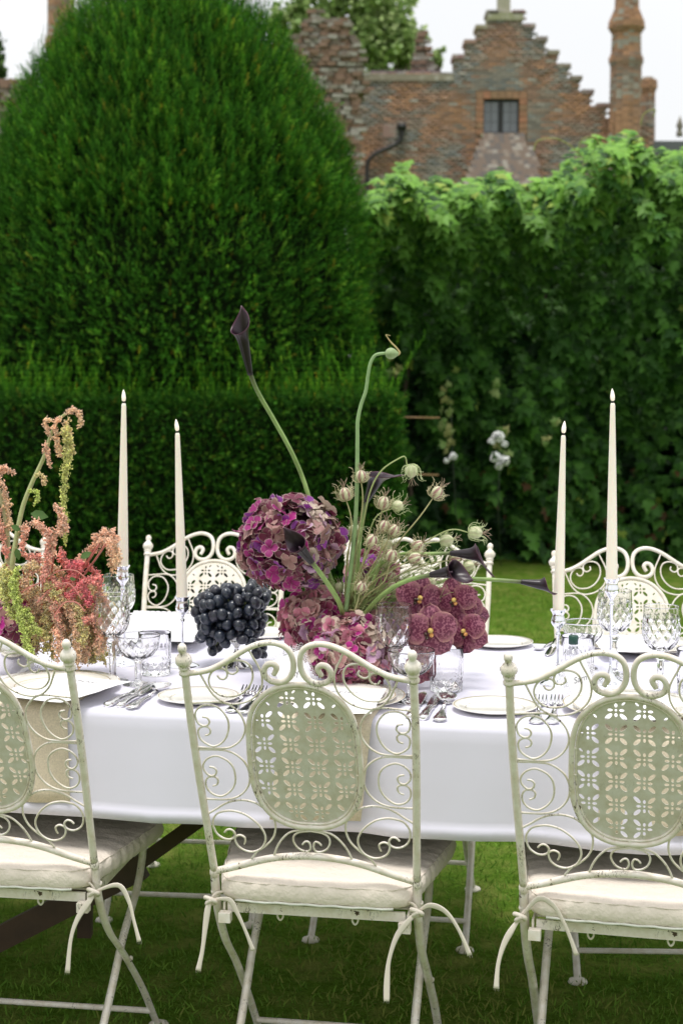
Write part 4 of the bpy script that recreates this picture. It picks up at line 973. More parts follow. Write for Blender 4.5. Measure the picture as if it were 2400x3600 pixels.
def cutlery(kind, hx, hy, tx, ty, label, flip=0):
    a, b = onz(hx, hy), onz(tx, ty); d = b-a; L0 = {'knife': .225, 'spoon': .185, 'fork': .195}[kind]
    t = thing(kind, label, kind, (a.x, a.y, TT+.001), atan2(d.y, d.x), 'silver cutlery laid on the cloth'); sc_ = min(1.15, max(.7, d.length/L0)); t.scale = (sc_, sc_, sc_)
    for k, me in CUT[kind].items():
        put(k.rstrip('0123'), me, M['silver'], t)
cutlery('knife', 374, 2490, 545, 2405, 'outer silver knife, leftmost of three pieces between left and middle chairs')
cutlery('knife', 420, 2491, 556, 2410, 'second silver knife, between the outer knife and the spoon near the left chair')
cutlery('spoon', 458, 2498, 597, 2412, 'silver spoon beside the two knives, right of the left front chair')
cutlery('fork', 813, 2512, 888, 2410, 'silver fork nearer the small plate, left of the middle chair panel')
cutlery('fork', 857, 2516, 945, 2400, 'silver fork nearer the dinner plate, half behind the middle chair frame')
cutlery('knife', 1440, 2532, 1490, 2440, 'silver knife half hidden behind the right post of the middle front chair')
cutlery('knife', 1484, 2536, 1548, 2442, 'silver knife between the middle chair post and the spoons')
cutlery('spoon', 1543, 2542, 1578, 2440, 'silver spoon left of the small plate between the front chairs')
cutlery('spoon', 1570, 2480, 1592, 2430, 'second spoon tucked behind the silver spoon near the tumbler')
cutlery('fork', 1882, 2552, 1906, 2440, 'silver fork, left one of the pair seen through the right chair scrolls')
cutlery('fork', 1937, 2552, 1962, 2440, 'silver fork, right one of the pair seen through the right chair scrolls')
cutlery('spoon', 1945, 2262, 1885, 2292, 'silver spoon across the table beside the candlestick and small plate')
cutlery('knife', 1960, 2255, 1922, 2312, 'silver knife across the table behind the right candlestick stem')

def groove(a, z, z0, z1, nn, k, dpt, w=.16):
    if not z0 < z < z1: return 0
    e = min(1, (z-z0)/.004, (z1-z)/.004)
    p1 = (a*nn/(2*pi)+z*k) % 1; p2 = (a*nn/(2*pi)-z*k) % 1
    g = max(0, 1-abs(p1-.5)/w)+max(0, 1-abs(p2-.5)/w)
    return -dpt*min(g, 1.2)*e
def dense(prof, dz):
    out = []
    for (a, b), (c, d) in zip(prof[:-1], prof[1:]):
        n = max(1, int(math.hypot(c-a, d-b)/dz))
        for i in range(n): out.append((a+(c-a)*i/n, b+(d-b)*i/n))
    return out+[prof[-1]]
def smoothp(P, n=4): return [(max(p.x, 0), p.y) for p in crom([(a, b, 0) for a, b in P], n)]
def goblet_parts():
    foot = [(0, .0008), (.030, .0008), (.0325, .002), (.030, .0035), (.015, .0065), (.008, .012)]
    stem = [(.008, .012), (.0075, .02), (.0085, .05), (.0065, .074), (.0095, .080), (.0125, .085), (.009, .091), (.006, .094)]
    bowl = smoothp([(.006, .094), (.018, .098), (.030, .108), (.0365, .122), (.0380, .136), (.0370, .155), (.0352, .178), (.0350, .185)], 3)
    inn = smoothp([(.0340, .185), (.0342, .178), (.0358, .155), (.0366, .136), (.0350, .122), (.0285, .109), (.016, .101), (.0, .0995)], 3)
    return foot, stem, bowl, inn
def glass_mesh(kind):
    seg = 96
    if kind == 'goblet':
        foot, stem, bowl, inn = goblet_parts()
        bowl = dense(bowl, .0018)
        outer = foot+stem[1:]+bowl[1:]
        def disp(a, z, i):
            if i >= len(outer): return 0
            if .018 < z < .074: return -.0011*(.5+.5*cos(a*6))
            if .1 < z < .168: return groove(a, z, .1, .166, 13, 38, .0019, .2)
            if z < .007 and i < 5 and i > 0: return .0006*cos(a*16)
            return 0
        return MB().lathe(outer+[(.03475, .1856)]+inn, seg, disp=disp)
    if kind == 'coupe':
        outer = smoothp([(0, .0008), (.029, .0008), (.031, .002), (.028, .0035), (.012, .007), (.0075, .013), (.0085, .035), (.0075, .048), (.014, .054), (.030, .062), (.041, .076), (.0455, .092), (.0462, .105)], 4)
        outer = dense(outer, .0022); inn = smoothp([(.0452, .105), (.0445, .092), (.040, .077), (.029, .0645), (.012, .0575), (0, .056)], 4)
        def disp(a, z, i):
            if i >= len(outer): return 0
            if .012 < z < .048: return -.0009*(.5+.5*cos(a*6))
            return groove(a, z, .056, .088, 16, 44, .0012, .22)
        return MB().lathe(outer+[(.0457, .1055)]+inn, seg, disp=disp)
    if kind == 'tumbler':
        outer = dense([(0, .0008), (.031, .0008), (.033, .003), (.0345, .03), (.0352, .06), (.0355, .092)], .0018)
        inn = [(.0345, .092), (.0335, .06), (.0325, .03), (.030, .016), (.024, .0125), (0, .012)]
        def disp(a, z, i):
            if i >= len(outer): return 0
            if .004 < z < .036: return groove(a, z, .004, .036, 13, 55, .0015, .22)
            if z < .074: 
                e = min(1, (z-.036)/.004, (.074-z)/.01); return -.0012*max(0, cos(a*22))*max(e, 0)
            return 0
        return MB().lathe(outer+[(.0350, .0926)]+inn, seg, disp=disp)
GM = {k: glass_mesh(k).mesh(k) for k in ('goblet', 'coupe', 'tumbler')}
def glass(kind, x, y, label):
    p = onz(x, y); nm = {'goblet': 'wine_goblet', 'coupe': 'champagne_coupe', 'tumbler': 'tumbler'}[kind]
    o = put(nm, GM[kind], M['glass'], loc=(p.x, p.y, TT+.0003), rot=(0, 0, random.random())); tag(o, label, 'glass', 'cut crystal glasses')
glass('goblet', 397, 2396, 'cut crystal wine goblet beside the pink trailing flowers, the nearer one of two')
glass('goblet', 421, 2300, 'cut crystal wine goblet standing behind the tall left candlestick')
glass('coupe', 487, 2408, 'cut crystal coupe in front of the tumbler, left of the middle chair')
glass('tumbler', 546, 2372, 'cut crystal tumbler half behind the coupe, left of the middle chair')
glass('goblet', 1383, 2447, 'cut crystal wine goblet in front of the orchids')
glass('coupe', 1444, 2470, 'cut crystal coupe behind the right finial of the middle front chair')
glass('tumbler', 1567, 2430, 'cut crystal tumbler just right of the coupe, below the orchids')
glass('goblet', 2156, 2378, 'cut crystal wine goblet behind the tallest right candlestick')
glass('goblet', 2318, 2455, 'cut crystal wine goblet right of both right candles')
glass('coupe', 2048, 2352, 'cut crystal coupe between the two right candlesticks')
glass('tumbler', 2028, 2386, 'cut crystal tumbler around the green-capped bottle by the right candlestick')
glass('tumbler', 2436, 2440, 'cut crystal tumbler cut by the right edge of the picture')

# ------------------------------------------------------------ candlesticks and candles
def candlestick(bxp, byp, cx, cyp, label):
    p = onz(bxp, byp); top = at(cx, cyp, p.y).z-TT
    t = thing('candlestick', label, 'candlestick', (p.x, p.y, TT+.0005), 0, 'slim silver candlesticks')
    obj('base', MB().lathe(smoothp([(0, 0), (.034, 0), (.035, .002), (.032, .004), (.018, .010), (.008, .020), (.004, .032), (.003, .04)], 4), 40), M['chrome'], t)
    obj('stem', MB().lathe([(.003, .038), (.003, top-.056), (.0055, top-.054), (.0055, top-.050), (.003, top-.047)], 20), M['chrome'], t)
    obj('candle_cup', MB().lathe(smoothp([(.003, top-.047), (.006, top-.040), (.0135, top-.030), (.0150, top-.022), (.0120, top-.010), (.0170, top), (.0158, top-.0008), (.0118, top-.010), (.012, top-.018), (0, top-.02)], 4), 32), M['chrome'], t)
    return p, top
def candle(p, top, tx, ty, fy, w0, label, lean=0):
    b = Vector((p.x, p.y, TT+top-.018)); e = at(tx, ty, p.y); f = at(tx+lean, fy, p.y)
    t = thing('taper_candle', label, 'candle', b, 0, 'ivory taper candles with glowing tips')
    d = e-b; h = d.length; R = rot_to(d)
    obj('wax', MB().lathe([(0, 0), (w0, 0)]+[(w0*(1-.60*q**1.25), h*q) for q in np.linspace(.05, .985, 14)]+[(w0*.36, h*.995), (w0*.28, h)], 28, R=R), M['wax'], t)
    obj('wick', MB().lathe([(0, -.002), (.0022, -.001), (.0030, .001), (.0030, .003), (.002, .0045)], 10, c=d), M['wick'], t)
    fl = f-e; hh = fl.length; obj('flame_tip', MB().lathe([(.0015, .0), (.0040, .002), (.0047, hh*.30), (.0044, hh*.5), (.0028, hh*.78), (.0005, hh)], 16, c=d+Vector((0, 0, .004)), R=rot_to(fl)), M['flame'], t)
p, tp = candlestick(436, 2335, 436, 1990, 'tall silver candlestick beside the pink trailing flowers'); candle(p, tp, 436, 1418, 1376, .0125, 'tall ivory taper candle nearest the pink trailing flowers', -1)
p, tp = candlestick(643, 2342, 640, 2099, 'shorter silver candlestick left of the black grapes'); candle(p, tp, 624, 1522, 1480, .0125, 'lower ivory taper candle left of the black grapes', -5)
p, tp = candlestick(1958, 2405, 1965, 2144, 'shorter silver candlestick left of the tallest one on the right'); candle(p, tp, 1979, 1530, 1487, .0118, 'lower ivory taper candle touching the dark calla lily on the right', 4)
p, tp = candlestick(2143, 2405, 2142, 2035, 'tall silver candlestick right of the shorter one'); candle(p, tp, 2152, 1417, 1373, .0122, 'tallest ivory taper candle, on the right', -2)

# ------------------------------------------------------------ favour bottles with name cards
def bottle(x, y, rz, label, fn=None):
    p = onz(x, y); t = thing('favour_bottle', label, 'bottle', (p.x, p.y, TT+.0005), rz, 'small clear bottles with green caps')
    obj('glass_body', MB().lathe(smoothp([(0, 0), (.019, 0), (.021, .002), (.021, .03), (.021, .062), (.019, .070), (.010, .080), (.0085, .086), (.0085, .094), (0, .094)], 3), 32), M['glass'], t)
    obj('cap', MB().lathe([(0, .1055), (.0095, .1055), (.0100, .1045), (.0100, .088), (.0092, .0875), (0, .0875)], 28, disp=lambda a, z, i: .0003*cos(a*20)), M['cap'], t)
    v = []; n = 14
    for i in range(n+1):
        a = -pi/2-.95+1.9*i/n; v += [(.0214*cos(a), .0214*sin(a), .010), (.0214*cos(a), .0214*sin(a), .054)]
    f = [(2*i, 2*i+2, 2*i+3, 2*i+1) for i in range(n)]
    lb = obj('paper_label', MB().add(v, f), M['label'], t)
    v = [((.0218)*cos(a), .0218*sin(a), z) for a in (-pi/2-.35, -pi/2, -pi/2+.35) for z in (.020, .044)]
    obj('printed_emblem', MB().add(v, [(0, 2, 3, 1), (2, 4, 5, 3)]), M['peach'], lb)
    return t
bottle(665-12, 2262, .25, 'green-labelled clear bottle behind the left candlestick stem, near the grapes')
bottle(1030, 2385, 0, 'clear bottle with green cap under the hydrangeas, behind a lace-edged card')
bottle(2012, 2412, .1, 'clear bottle with green cap seen through the right chair scrolls')
bottle(60, 2345, 0, 'clear bottle with green cap under the trailing flowers at the left chair')
def name_card(x, y, w, h, rz, tilt, lean, label, word, cat_lab='name card'):
    p = onz(x, y); t = thing('name_card', label, 'name card', (p.x, p.y, TT+.003), rz, 'lace edged name cards leaning on bottles')
    R = Euler((lean, tilt, 0), 'YXZ').to_matrix(); lift = h*.5
    def tr(x_, y_, z_): return R @ Vector((x_, z_, y_+lift))
    mb = MB(); v = [tr(sx*w/2, sy*h/2, dz) for dz in (-.0005, .0005) for sx, sy in ((-1, -1), (1, -1), (1, 1), (-1, 1))]
    mb.add(v, [(0, 1, 2, 3), (7, 6, 5, 4), (0, 4, 5, 1), (1, 5, 6, 2), (2, 6, 7, 3), (3, 7, 4, 0)]); obj('card', mb, M['card'], t, smooth=False)
    lc = MB()
    per = [(-1, -1), (1, -1), (1, 1), (-1, 1)]
    for s_ in range(4):
        a, b = per[s_], per[(s_+1) % 4]; L_ = w if s_ % 2 == 0 else h; n = int(L_/.006)
        for row, (off, r_) in enumerate(((.002, .0022), (.0055, .0026), (.009, .0030))):
            for i in range(n+1):
                q = i/n; X = (a[0]+(b[0]-a[0])*q); Y = (a[1]+(b[1]-a[1])*q); ex = (w/2+off)/(w/2); ey = (h/2+off)/(h/2)
                c_ = tr(X*w/2*ex, Y*h/2*ey, .0012)
                cir = [c_+R @ Vector((r_*cos(k*pi/3), 0, r_*sin(k*pi/3))) for k in range(6)]
                lc.tube(cir, .00055, 4, closed=True)
    obj('lace_edge', lc, M['lace'], t, kind='stuff')
    if word:
        cu = bpy.data.curves.new('written_name', 'FONT'); cu.body = word; cu.size = .017; cu.shear = .35; cu.align_x = 'CENTER'; cu.extrude = .0001
        o = put('written_name', text_mesh(cu), M['ink'], t); Rm = R @ Matrix(((1, 0, 0), (0, 0, -1), (0, 1, 0))); o.rotation_euler = Rm.to_euler(); o.location = tr(0, -.002, -.0009)
name_card(1062, 2452, .062, .088, .1, -.38, -.35, 'lace-edged white name card below the hydrangeas, behind the middle chair crest', 'Lily')
name_card(2060, 2462, .05, .075, .05, -.30, -.3, 'lace-edged name card reading Sam, seen through the right chair scrolls', 'Sam')
name_card(70, 2375, .075, .09, .3, -.45, -.4, 'lace-edged white name card at the left chair, under trailing green flowers', None)

# ------------------------------------------------------------ grapes in a silver dish
def grapes():
    p = onz(833, 2345); t = thing('footed_dish', 'small silver footed dish under the heap of black grapes', 'dish', (p.x, p.y, TT+.0005), 0)
    obj('base', MB().lathe(smoothp([(0, 0), (.033, 0), (.034, .003), (.028, .006), (.012, .014), (.007, .024), (.009, .03), (.0055, .036), (.0055, .044), (.012, .052)], 4), 40), M['silver'], t)
    obj('bowl', MB().lathe(smoothp([(.006, .050), (.02, .054), (.036, .062), (.046, .072), (.0475, .0735), (.044, .0725), (.034, .065), (.018, .058), (0, .057)], 4), 40), M['silver'], t)
    g = thing('grape_bunch', 'big heap of black grapes spilling from the small silver dish', 'grapes', (p.x, p.y, TT+.08), 0)
    GY = p.y
    sp = MB().lathe([(0.0001, -1.1)]+[(sin(a), -1.1*cos(a)) for a in np.linspace(.25, pi-.25, 12)]+[(.0001, 1.1)], 20).mesh('grape')
    blobs = [((768, 2135), (92, 78), 1), ((840, 2180), (105, 92), 1), ((900, 2092), (52, 64), 1), ((805, 2085), (45, 45), .8), ((790, 2225), (105, 55), 1), ((868, 2225), (52, 55), 1), ((850, 2125), (80, 60), 1), ((835, 2160), (90, 80), 1), ((730, 2170), (45, 65), .8), ((905, 2285), (46, 30), .5), ((770, 2285), (42, 28), .5), ((840, 2325), (20, 34), .5)]
    k = 1/1625.; pts = []
    tries = 0; base = Vector((p.x, p.y, TT+.08))
    while len(pts) < 190 and tries < 60000:
        tries += 1; (cx, cy), (rx, ry), dz = random.choice(blobs); c = at(cx, cy, GY)
        u = Vector((random.gauss(0, 1), random.gauss(0, 1), random.gauss(0, 1))).normalized()*random.choice([1.02, .96, .88, .6])
        q = c+Vector((u.x*(rx-16)*k, u.y*.07*dz, u.z*(ry-16)*k))
        if q.y > GY+.06: continue
        if (Vector((q.x-p.x, q.y-p.y)).length < .058 and q.z < TT+.078 and Vector((q.x-p.x, q.y-p.y)).length < .055) : continue
        if all((q-o).length > .0200 for o in pts): pts.append(q)
    for q in pts:
        s_ = random.uniform(.0098, .0134); o = put('grape', sp, M['grape'], g, loc=q-base, rot=(random.gauss(0, .7), random.gauss(0, .7), random.random()*6), sc=(s_, s_*random.uniform(.94, 1.04), s_*random.uniform(1.0, 1.16)))
        o.color = random.choice([(.008, .011, .024, 1), (.011, .013, .026, 1), (.007, .007, .013, 1), (.014, .009, .016, 1)])
    st = MB()
    for q in random.sample(pts, 60): st.tube([(at(825, 2180, GY)-base)*.9, (q-base)], .0013, 5)
    obj('stalks', st, M['twig'], g)
grapes()

# ------------------------------------------------------------ hydrangeas
def floret(seed):
    r = random.Random(seed); mb = MB()
    nb = r.choice([4, 4, 4, 5])
    for k in range(nb):
        a = k*2*pi/nb+r.gauss(0, .08); up = r.uniform(.35, 1.15); L_ = r.uniform(.85, 1.1); wd = r.uniform(.46, .56)
        ca, sa = cos(a), sin(a); cup = r.uniform(-.15, .4); tw = r.gauss(0, .2)
        rows = [(0.02, .10), (.28, .62), (.58, 1.0), (.86, .78), (1.0, .25)]; v = []; cc = []
        for i, (t_, w_) in enumerate(rows):
            for j in (-1, -.82, -.35, .35, .82, 1):
                x = L_*t_*(1-.06*abs(j)); y = wd*w_*j; z = up*t_*1.0-.35*t_*t_*up*2+cup*(j*j)*w_*.35+tw*j*t_*.25+.05*sin(t_*9+j*3+k)
                v.append((x*ca-y*sa, x*sa+y*ca, z)); e = max(.95 if abs(j) == 1 else 0, 1 if t_ == 1 else (.35 if t_ > .8 and abs(j) > .5 else 0)); cc.append(min(1, e))
        f = [(i*6+j, (i+1)*6+j, (i+1)*6+j+1, i*6+j+1) for i in range(4) for j in range(5)]
        n = len(mb.v); mb.v += v; mb.f += [tuple(q+n for q in ff) for ff in f]
        if mb.c is None: mb.c = []
        mb.c += [(.70*e, 1, 0, 1) for e in cc]
    mb2 = MB(); n = len(mb.v); mb.lathe([(.0, -.02), (.07, .02), (.06, .08), (0, .1)], 6, col=(.15, .9, 0))
    return mb.mesh('floret')
FLO = [floret(i) for i in range(6)]
def hydrangea(label, px, rpx, Y, pal, n, R3=None, stem_to=None, fs=.0212, grp='hydrangea heads'):
    c = at(px[0], px[1], Y); k = Y/F*1.0; R = (rpx[0]*k, (R3 or (rpx[0]+rpx[1])/2)*k, rpx[1]*k)
    t = thing('hydrangea_head', label, 'flower', c, 0, grp)
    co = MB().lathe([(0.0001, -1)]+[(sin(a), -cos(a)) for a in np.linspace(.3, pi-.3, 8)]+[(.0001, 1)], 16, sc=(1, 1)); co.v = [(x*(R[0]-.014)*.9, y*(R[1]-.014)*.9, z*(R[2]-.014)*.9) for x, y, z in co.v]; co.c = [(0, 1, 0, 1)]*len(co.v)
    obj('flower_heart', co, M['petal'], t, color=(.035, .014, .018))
    for i in range(n):
        z = 1-2*(i+.5)/n; a = i*2.399963; r = sqrt(1-z*z); d = Vector((r*cos(a), r*sin(a), z))
        if d.y > .55: continue
        d = (d+Vector((random.gauss(0, .07), random.gauss(0, .07), random.gauss(0, .07)))).normalized()
        lump = 1+random.gauss(-.01, .07)
        P = Vector((d.x*(R[0]-.006), d.y*(R[1]-.006), d.z*(R[2]-.006)))*lump
        nrm = (Vector((d.x/R[0], d.y/R[1], d.z/R[2])).normalized()+Vector((random.gauss(0, .5), random.gauss(0, .5), random.gauss(0, .5)))).normalized()
        Rm = rot_to(nrm) @ Matrix.Rotation(random.random()*6.28, 3, 'Z'); s_ = fs*random.uniform(.82, 1.12)
        o = put('floret', FLO[i % 6], M['petal'], t, loc=P, rot=Rm.to_euler(), sc=(s_, s_, s_))
        f_ = pal(d); g_ = .78 if pal is pal_up else 1; o.color = (f_[0]*g_, f_[1]*g_, f_[2]*g_, 1)
    if stem_to is not None:
        obj('stem', MB().tube(crom([Vector((0, 0, 0)), (Vector(stem_to)-c)*.5+Vector((0, .02, 0)), Vector(stem_to)-c], 6), .004, 8, col=(.10, .14, .05)), M['stem'], t)
    return t
MAG = (.42, .02, .22); PUR = (.36, .06, .42); BUR = (.19, .026, .070); DUS = (.50, .26, .25); PNK = (.66, .24, .33); PALE = (.66, .52, .43); GRN = (.50, .46, .32); LIL = (.66, .40, .60)
def ch_(ws):
    cs, w = zip(*ws); c = random.choices(cs, w)[0]; g = random.uniform(.75, 1.25); return tuple(x*g for x in c)
def pal_up(d):
    if d.x < -.15 and d.z < .15: return ch_([(MAG, 5), (PUR, 3), (BUR, 2), (DUS, 1)])
    if d.x > .35: return ch_([(DUS, 3), (PALE, 3), (LIL, 2), (BUR, 3), (PUR, 1)])
    if d.z < -.6: return ch_([(PNK, 2), (LIL, 2), (MAG, 2)])
    return ch_([(BUR, 7), (DUS, 2), (MAG, 2.5), (PALE, .8), (PUR, 2)])
def pal_lo(d): return ch_([(PNK, 4), (DUS, 4), (PALE, 3), (MAG, 2), (LIL, 1.5), (BUR, 1)]) if d.x < .3 else ch_([(BUR, 3), (MAG, 3), (PNK, 3), (DUS, 3), (LIL, 1)])
def pal_fr(d): return ch_([(PNK, 3), (MAG, 2.5), (LIL, 2), (PALE, 3.2), (DUS, 3), (BUR, .8)])
def pal_dk(d): return ch_([(BUR, 6), (PUR, .7), (MAG, 1.2), (DUS, 1.5)])
VB = onz(1225, 2390); VB = Vector((VB.x, 3.16, TT))
def vase():
    t = thing('flower_bowl', 'low dark bowl hidden under the central hydrangeas', 'vase', (VB.x, VB.y, TT+.0005)); 
    obj('bowl', MB().lathe(smoothp([(0, 0), (.05, 0), (.06, .01), (.075, .05), (.07, .08), (.066, .08), (.068, .05), (.05, .012), (0, .01)], 3), 32), M['silver'], t)
vase()
#
hydrangea('burgundy and magenta hydrangea head held highest, left of the seed heads', (1020, 1905), (172, 158), 3.10, pal_up, 400, 150, VB+Vector((0, 0, .06)))
hydrangea('dusty pink hydrangea head low on the left, beside the grapes', (1112, 2185), (118, 112), 3.14, pal_lo, 220, 105, VB+Vector((0, 0, .05)))
hydrangea('pink and magenta hydrangea head low in front, on the tablecloth', (1235, 2285), (150, 118), 3.06, pal_fr, 320, 110, VB+Vector((0, 0, .05)))
hydrangea('dark purple hydrangea behind the green stems', (1310, 2020), (85, 75), 3.30, pal_dk, 110, 75, VB+Vector((0, .02, .05)))
hydrangea('small burgundy hydrangea tucked behind the goblet', (1355, 2190), (95, 95), 3.16, pal_dk, 90, 80, VB+Vector((0, .0, .05)))
hydrangea('dark purple hydrangea under the trailing flowers at the left edge', (45, 2175), (120, 105), 3.24, pal_dk, 110, 100, at(60, 2330, 3.26))

# ------------------------------------------------------------ calla lilies
def spathe(L_, r0, R, tip, curl=.5, dark=1.0):
    nt_, na = 22, 28; mb = MB(); v = []; cc = []
    for i in range(nt_+1):
        t_ = i/nt_
        for j in range(na+1):
            a = -pi+2*pi*j/na; f = (.5+.5*cos(a))          # a=0 is the tip side
            r = r0+(R*.74-r0)*t_**1.05; fl = max(0, (t_-.66)/.34); r += R*.30*fl**1.5*(1+.3*f)
            z = L_*t_*(1-.24*(1-f)*t_**2.2)+tip*L_*(f**5)*fl**1.1
            rr = r*(1+.04*sin(a*3+t_*2)*t_)*(1-.55*(f**12)*fl)
            x = rr*cos(a)+curl*R*(f**5)*fl**2; y = rr*sin(a)*(1-.5*(f**7)*fl**2)
            if abs(a) > pi-.5: x += .0012*(a > 0)
            v.append((x, y, z)); e = 1 if i == nt_ else 0
            cc.append((.013+.04*e+.012*t_*fl, .0075+.006*e, .012+.014*e+.006*fl, 1))
    cc = [tuple(c_*(dark if k_ < 3 else 1) for k_, c_ in enumerate(c)) for c in cc]
    n = na+1; f = [(i*n+j, i*n+j+1, (i+1)*n+j+1, (i+1)*n+j) for i in range(nt_) for j in range(na)]
    mb.v = [tuple(p) for p in v]; mb.f = f; mb.c = cc
    return mb
def calla(label, base, mouth, Y0, Y1, R, stem_pts, roll, tip=.35, curl=.6, Ls=None, sw=.0042):
    b, m = at(*base, Y0), at(*mouth, Y1); d = m-b; t = thing('calla_lily', label, 'flower', b, 0, 'dark calla lilies'); L_ = d.length/(1+tip*.55) if Ls is None else Ls
    Rm = rot_to(d) @ Matrix.Rotation(roll, 3, 'Z')
    mb = spathe(L_, sw*1.15, R, tip, curl); mb.v = [tuple(Rm @ Vector(p)) for p in mb.v]
    o = obj('spathe', mb, M['calla'], t); md = o.modifiers.new('thick', 'SOLIDIFY'); md.thickness = .0009; md.offset = 0
    obj('spadix', MB().tube([Rm @ Vector((0, 0, L_*.15)), Rm @ Vector((.001, 0, L_*.72))], [.003, .0022], 8, col=(.05, .02, .04)), M['calla'], t)
    P = [Vector((0, 0, 0))+Rm @ Vector((0, 0, .006))]+[at(x, y, Y)-b for x, y, Y in stem_pts]
    Q = crom(P, 6); n = len(Q); v0 = len(Q)
    mb = MB(); mb.tube(Q, [sw*(1+.12*i/n) for i in range(n)], 10, col=(.30, .44, .14))
    if mb.c:
        for i in range(n):
            g = max(0, 1-i/(n*.22))
            for k in range(10): c_ = mb.c[i*10+k]; mb.c[i*10+k] = (c_[0]*(1-g)+.07*g, c_[1]*(1-g)+.06*g, c_[2]*(1-g)+.04*g, 1)
    obj('stem', mb, M['stem'], t); return t
calla('tallest dark calla lily standing above the hydrangea on a long curved stem', (880, 1318), (836, 1098), 3.06, 3.04, .0195, [(905, 1375, 3.07), (965, 1480, 3.09), (1020, 1580, 3.10), (1060, 1670, 3.12), (1088, 1758, 3.12), (1120, 1900, 3.14), (1200, 2150, 3.15)], 1.9, .22, .3, sw=.0044)
calla('dark calla lily arching behind the hanging seed head', (1286, 1765), (1345, 1628), 3.22, 3.18, .026, [(1270, 1850, 3.22), (1258, 1960, 3.21), (1245, 2060, 3.2), (1230, 2150, 3.18)], -1.5, .45, 2.0)
calla('dark calla lily lying against the front of the highest hydrangea', (1096, 1978), (1016, 1880), 2.93, 2.90, .0185, [(1118, 2005, 2.955), (1160, 2065, 2.99), (1190, 2115, 3.02), (1205, 2160, 3.08)], 2.7, .5, .2, sw=.0047)
calla('dark calla lily pointing right, upper one of the pair beside the seed heads', (1582, 1945), (1722, 1950), 3.05, 3.03, .0215, [(1540, 1946, 3.06), (1480, 1948, 3.07), (1402, 1950, 3.09), (1330, 1990, 3.11), (1270, 2080, 3.13), (1235, 2160, 3.15)], -1.8, .40, 1.6, sw=.0038)
calla('dark calla lily pointing right with its mouth open, lower one of the pair', (1512, 2021), (1632, 2003), 2.97, 2.93, .0215, [(1450, 2035, 2.98), (1390, 2060, 3.0), (1335, 2100, 3.03), (1290, 2150, 3.07), (1262, 2200, 3.1)], -.95, .22, .8, sw=.0045)
calla('slender dark calla lily reaching far right to touch the lower candle', (1830, 2045), (1948, 2062), 3.10, 3.10, .017, [(1760, 2040, 3.1), (1690, 2036, 3.1), (1600, 2036, 3.11), (1500, 2060, 3.12), (1380, 2110, 3.13), (1270, 2170, 3.15)], -1.5, .3, .3, sw=.0040)
calla('dark calla lily drooping behind the orchids, its mouth turned up', (1610, 2120), (1695, 2120), 3.20, 3.20, .022, [(1540, 2130, 3.2), (1400, 2160, 3.2), (1280, 2190, 3.18)], -1.5, .3, .8)
calla('dark calla lily drooping lowest right of the orchids', (1612, 2150), (1706, 2200), 3.13, 3.13, .020, [(1540, 2140, 3.15), (1400, 2165, 3.16), (1280, 2195, 3.17)], -1.57, .5, 1.2)

# ------------------------------------------------------------ tall curved bud
def bud():
    b = at(1215, 2150, 3.14); t = thing('allium_bud', 'tall wavy green stem ending in a nodding green bud with a dry curled tip', 'flower', b)
    P = [(1215, 2150), (1228, 2040), (1243, 1900), (1252, 1780), (1255, 1640), (1256, 1540), (1257, 1480), (1268, 1425), (1285, 1375), (1293, 1320), (1302, 1275), (1320, 1248), (1352, 1242)]
    Q = crom([at(x, y, 3.10)-b for x, y in P], 6); n = len(Q)
    obj('stem', MB().tube(Q, [.0048-.0016*i/n for i in range(n)], 10, col=(.30, .46, .20)), M['stem'], t)
    c = at(1352, 1242, 3.10)-b; obj('bud', MB().lathe(smoothp([(.002, 0), (.008, .004), (.0112, .011), (.0100, .018), (.006, .024), (.003, .028)], 3), 20, c=c, R=rot_to(Vector((1, 0, -.03))), disp=lambda a, z, i: .0004*cos(a*8), col=(.34, .46, .22)), M['stem'], t)
    P = [(1396, 1248), (1404, 1240), (1392, 1222), (1378, 1208), (1368, 1196), (1360, 1184), (1356, 1177), (1372, 1180)]
    Q = crom([at(x, y, 3.10)-b for x, y in P], 4); obj('dry_tip', MB().tube(Q, [.0022*(1-i/len(Q))+.0006 for i in range(len(Q))], 6, col=(.55, .45, .2)), M['stem'], t)
bud()

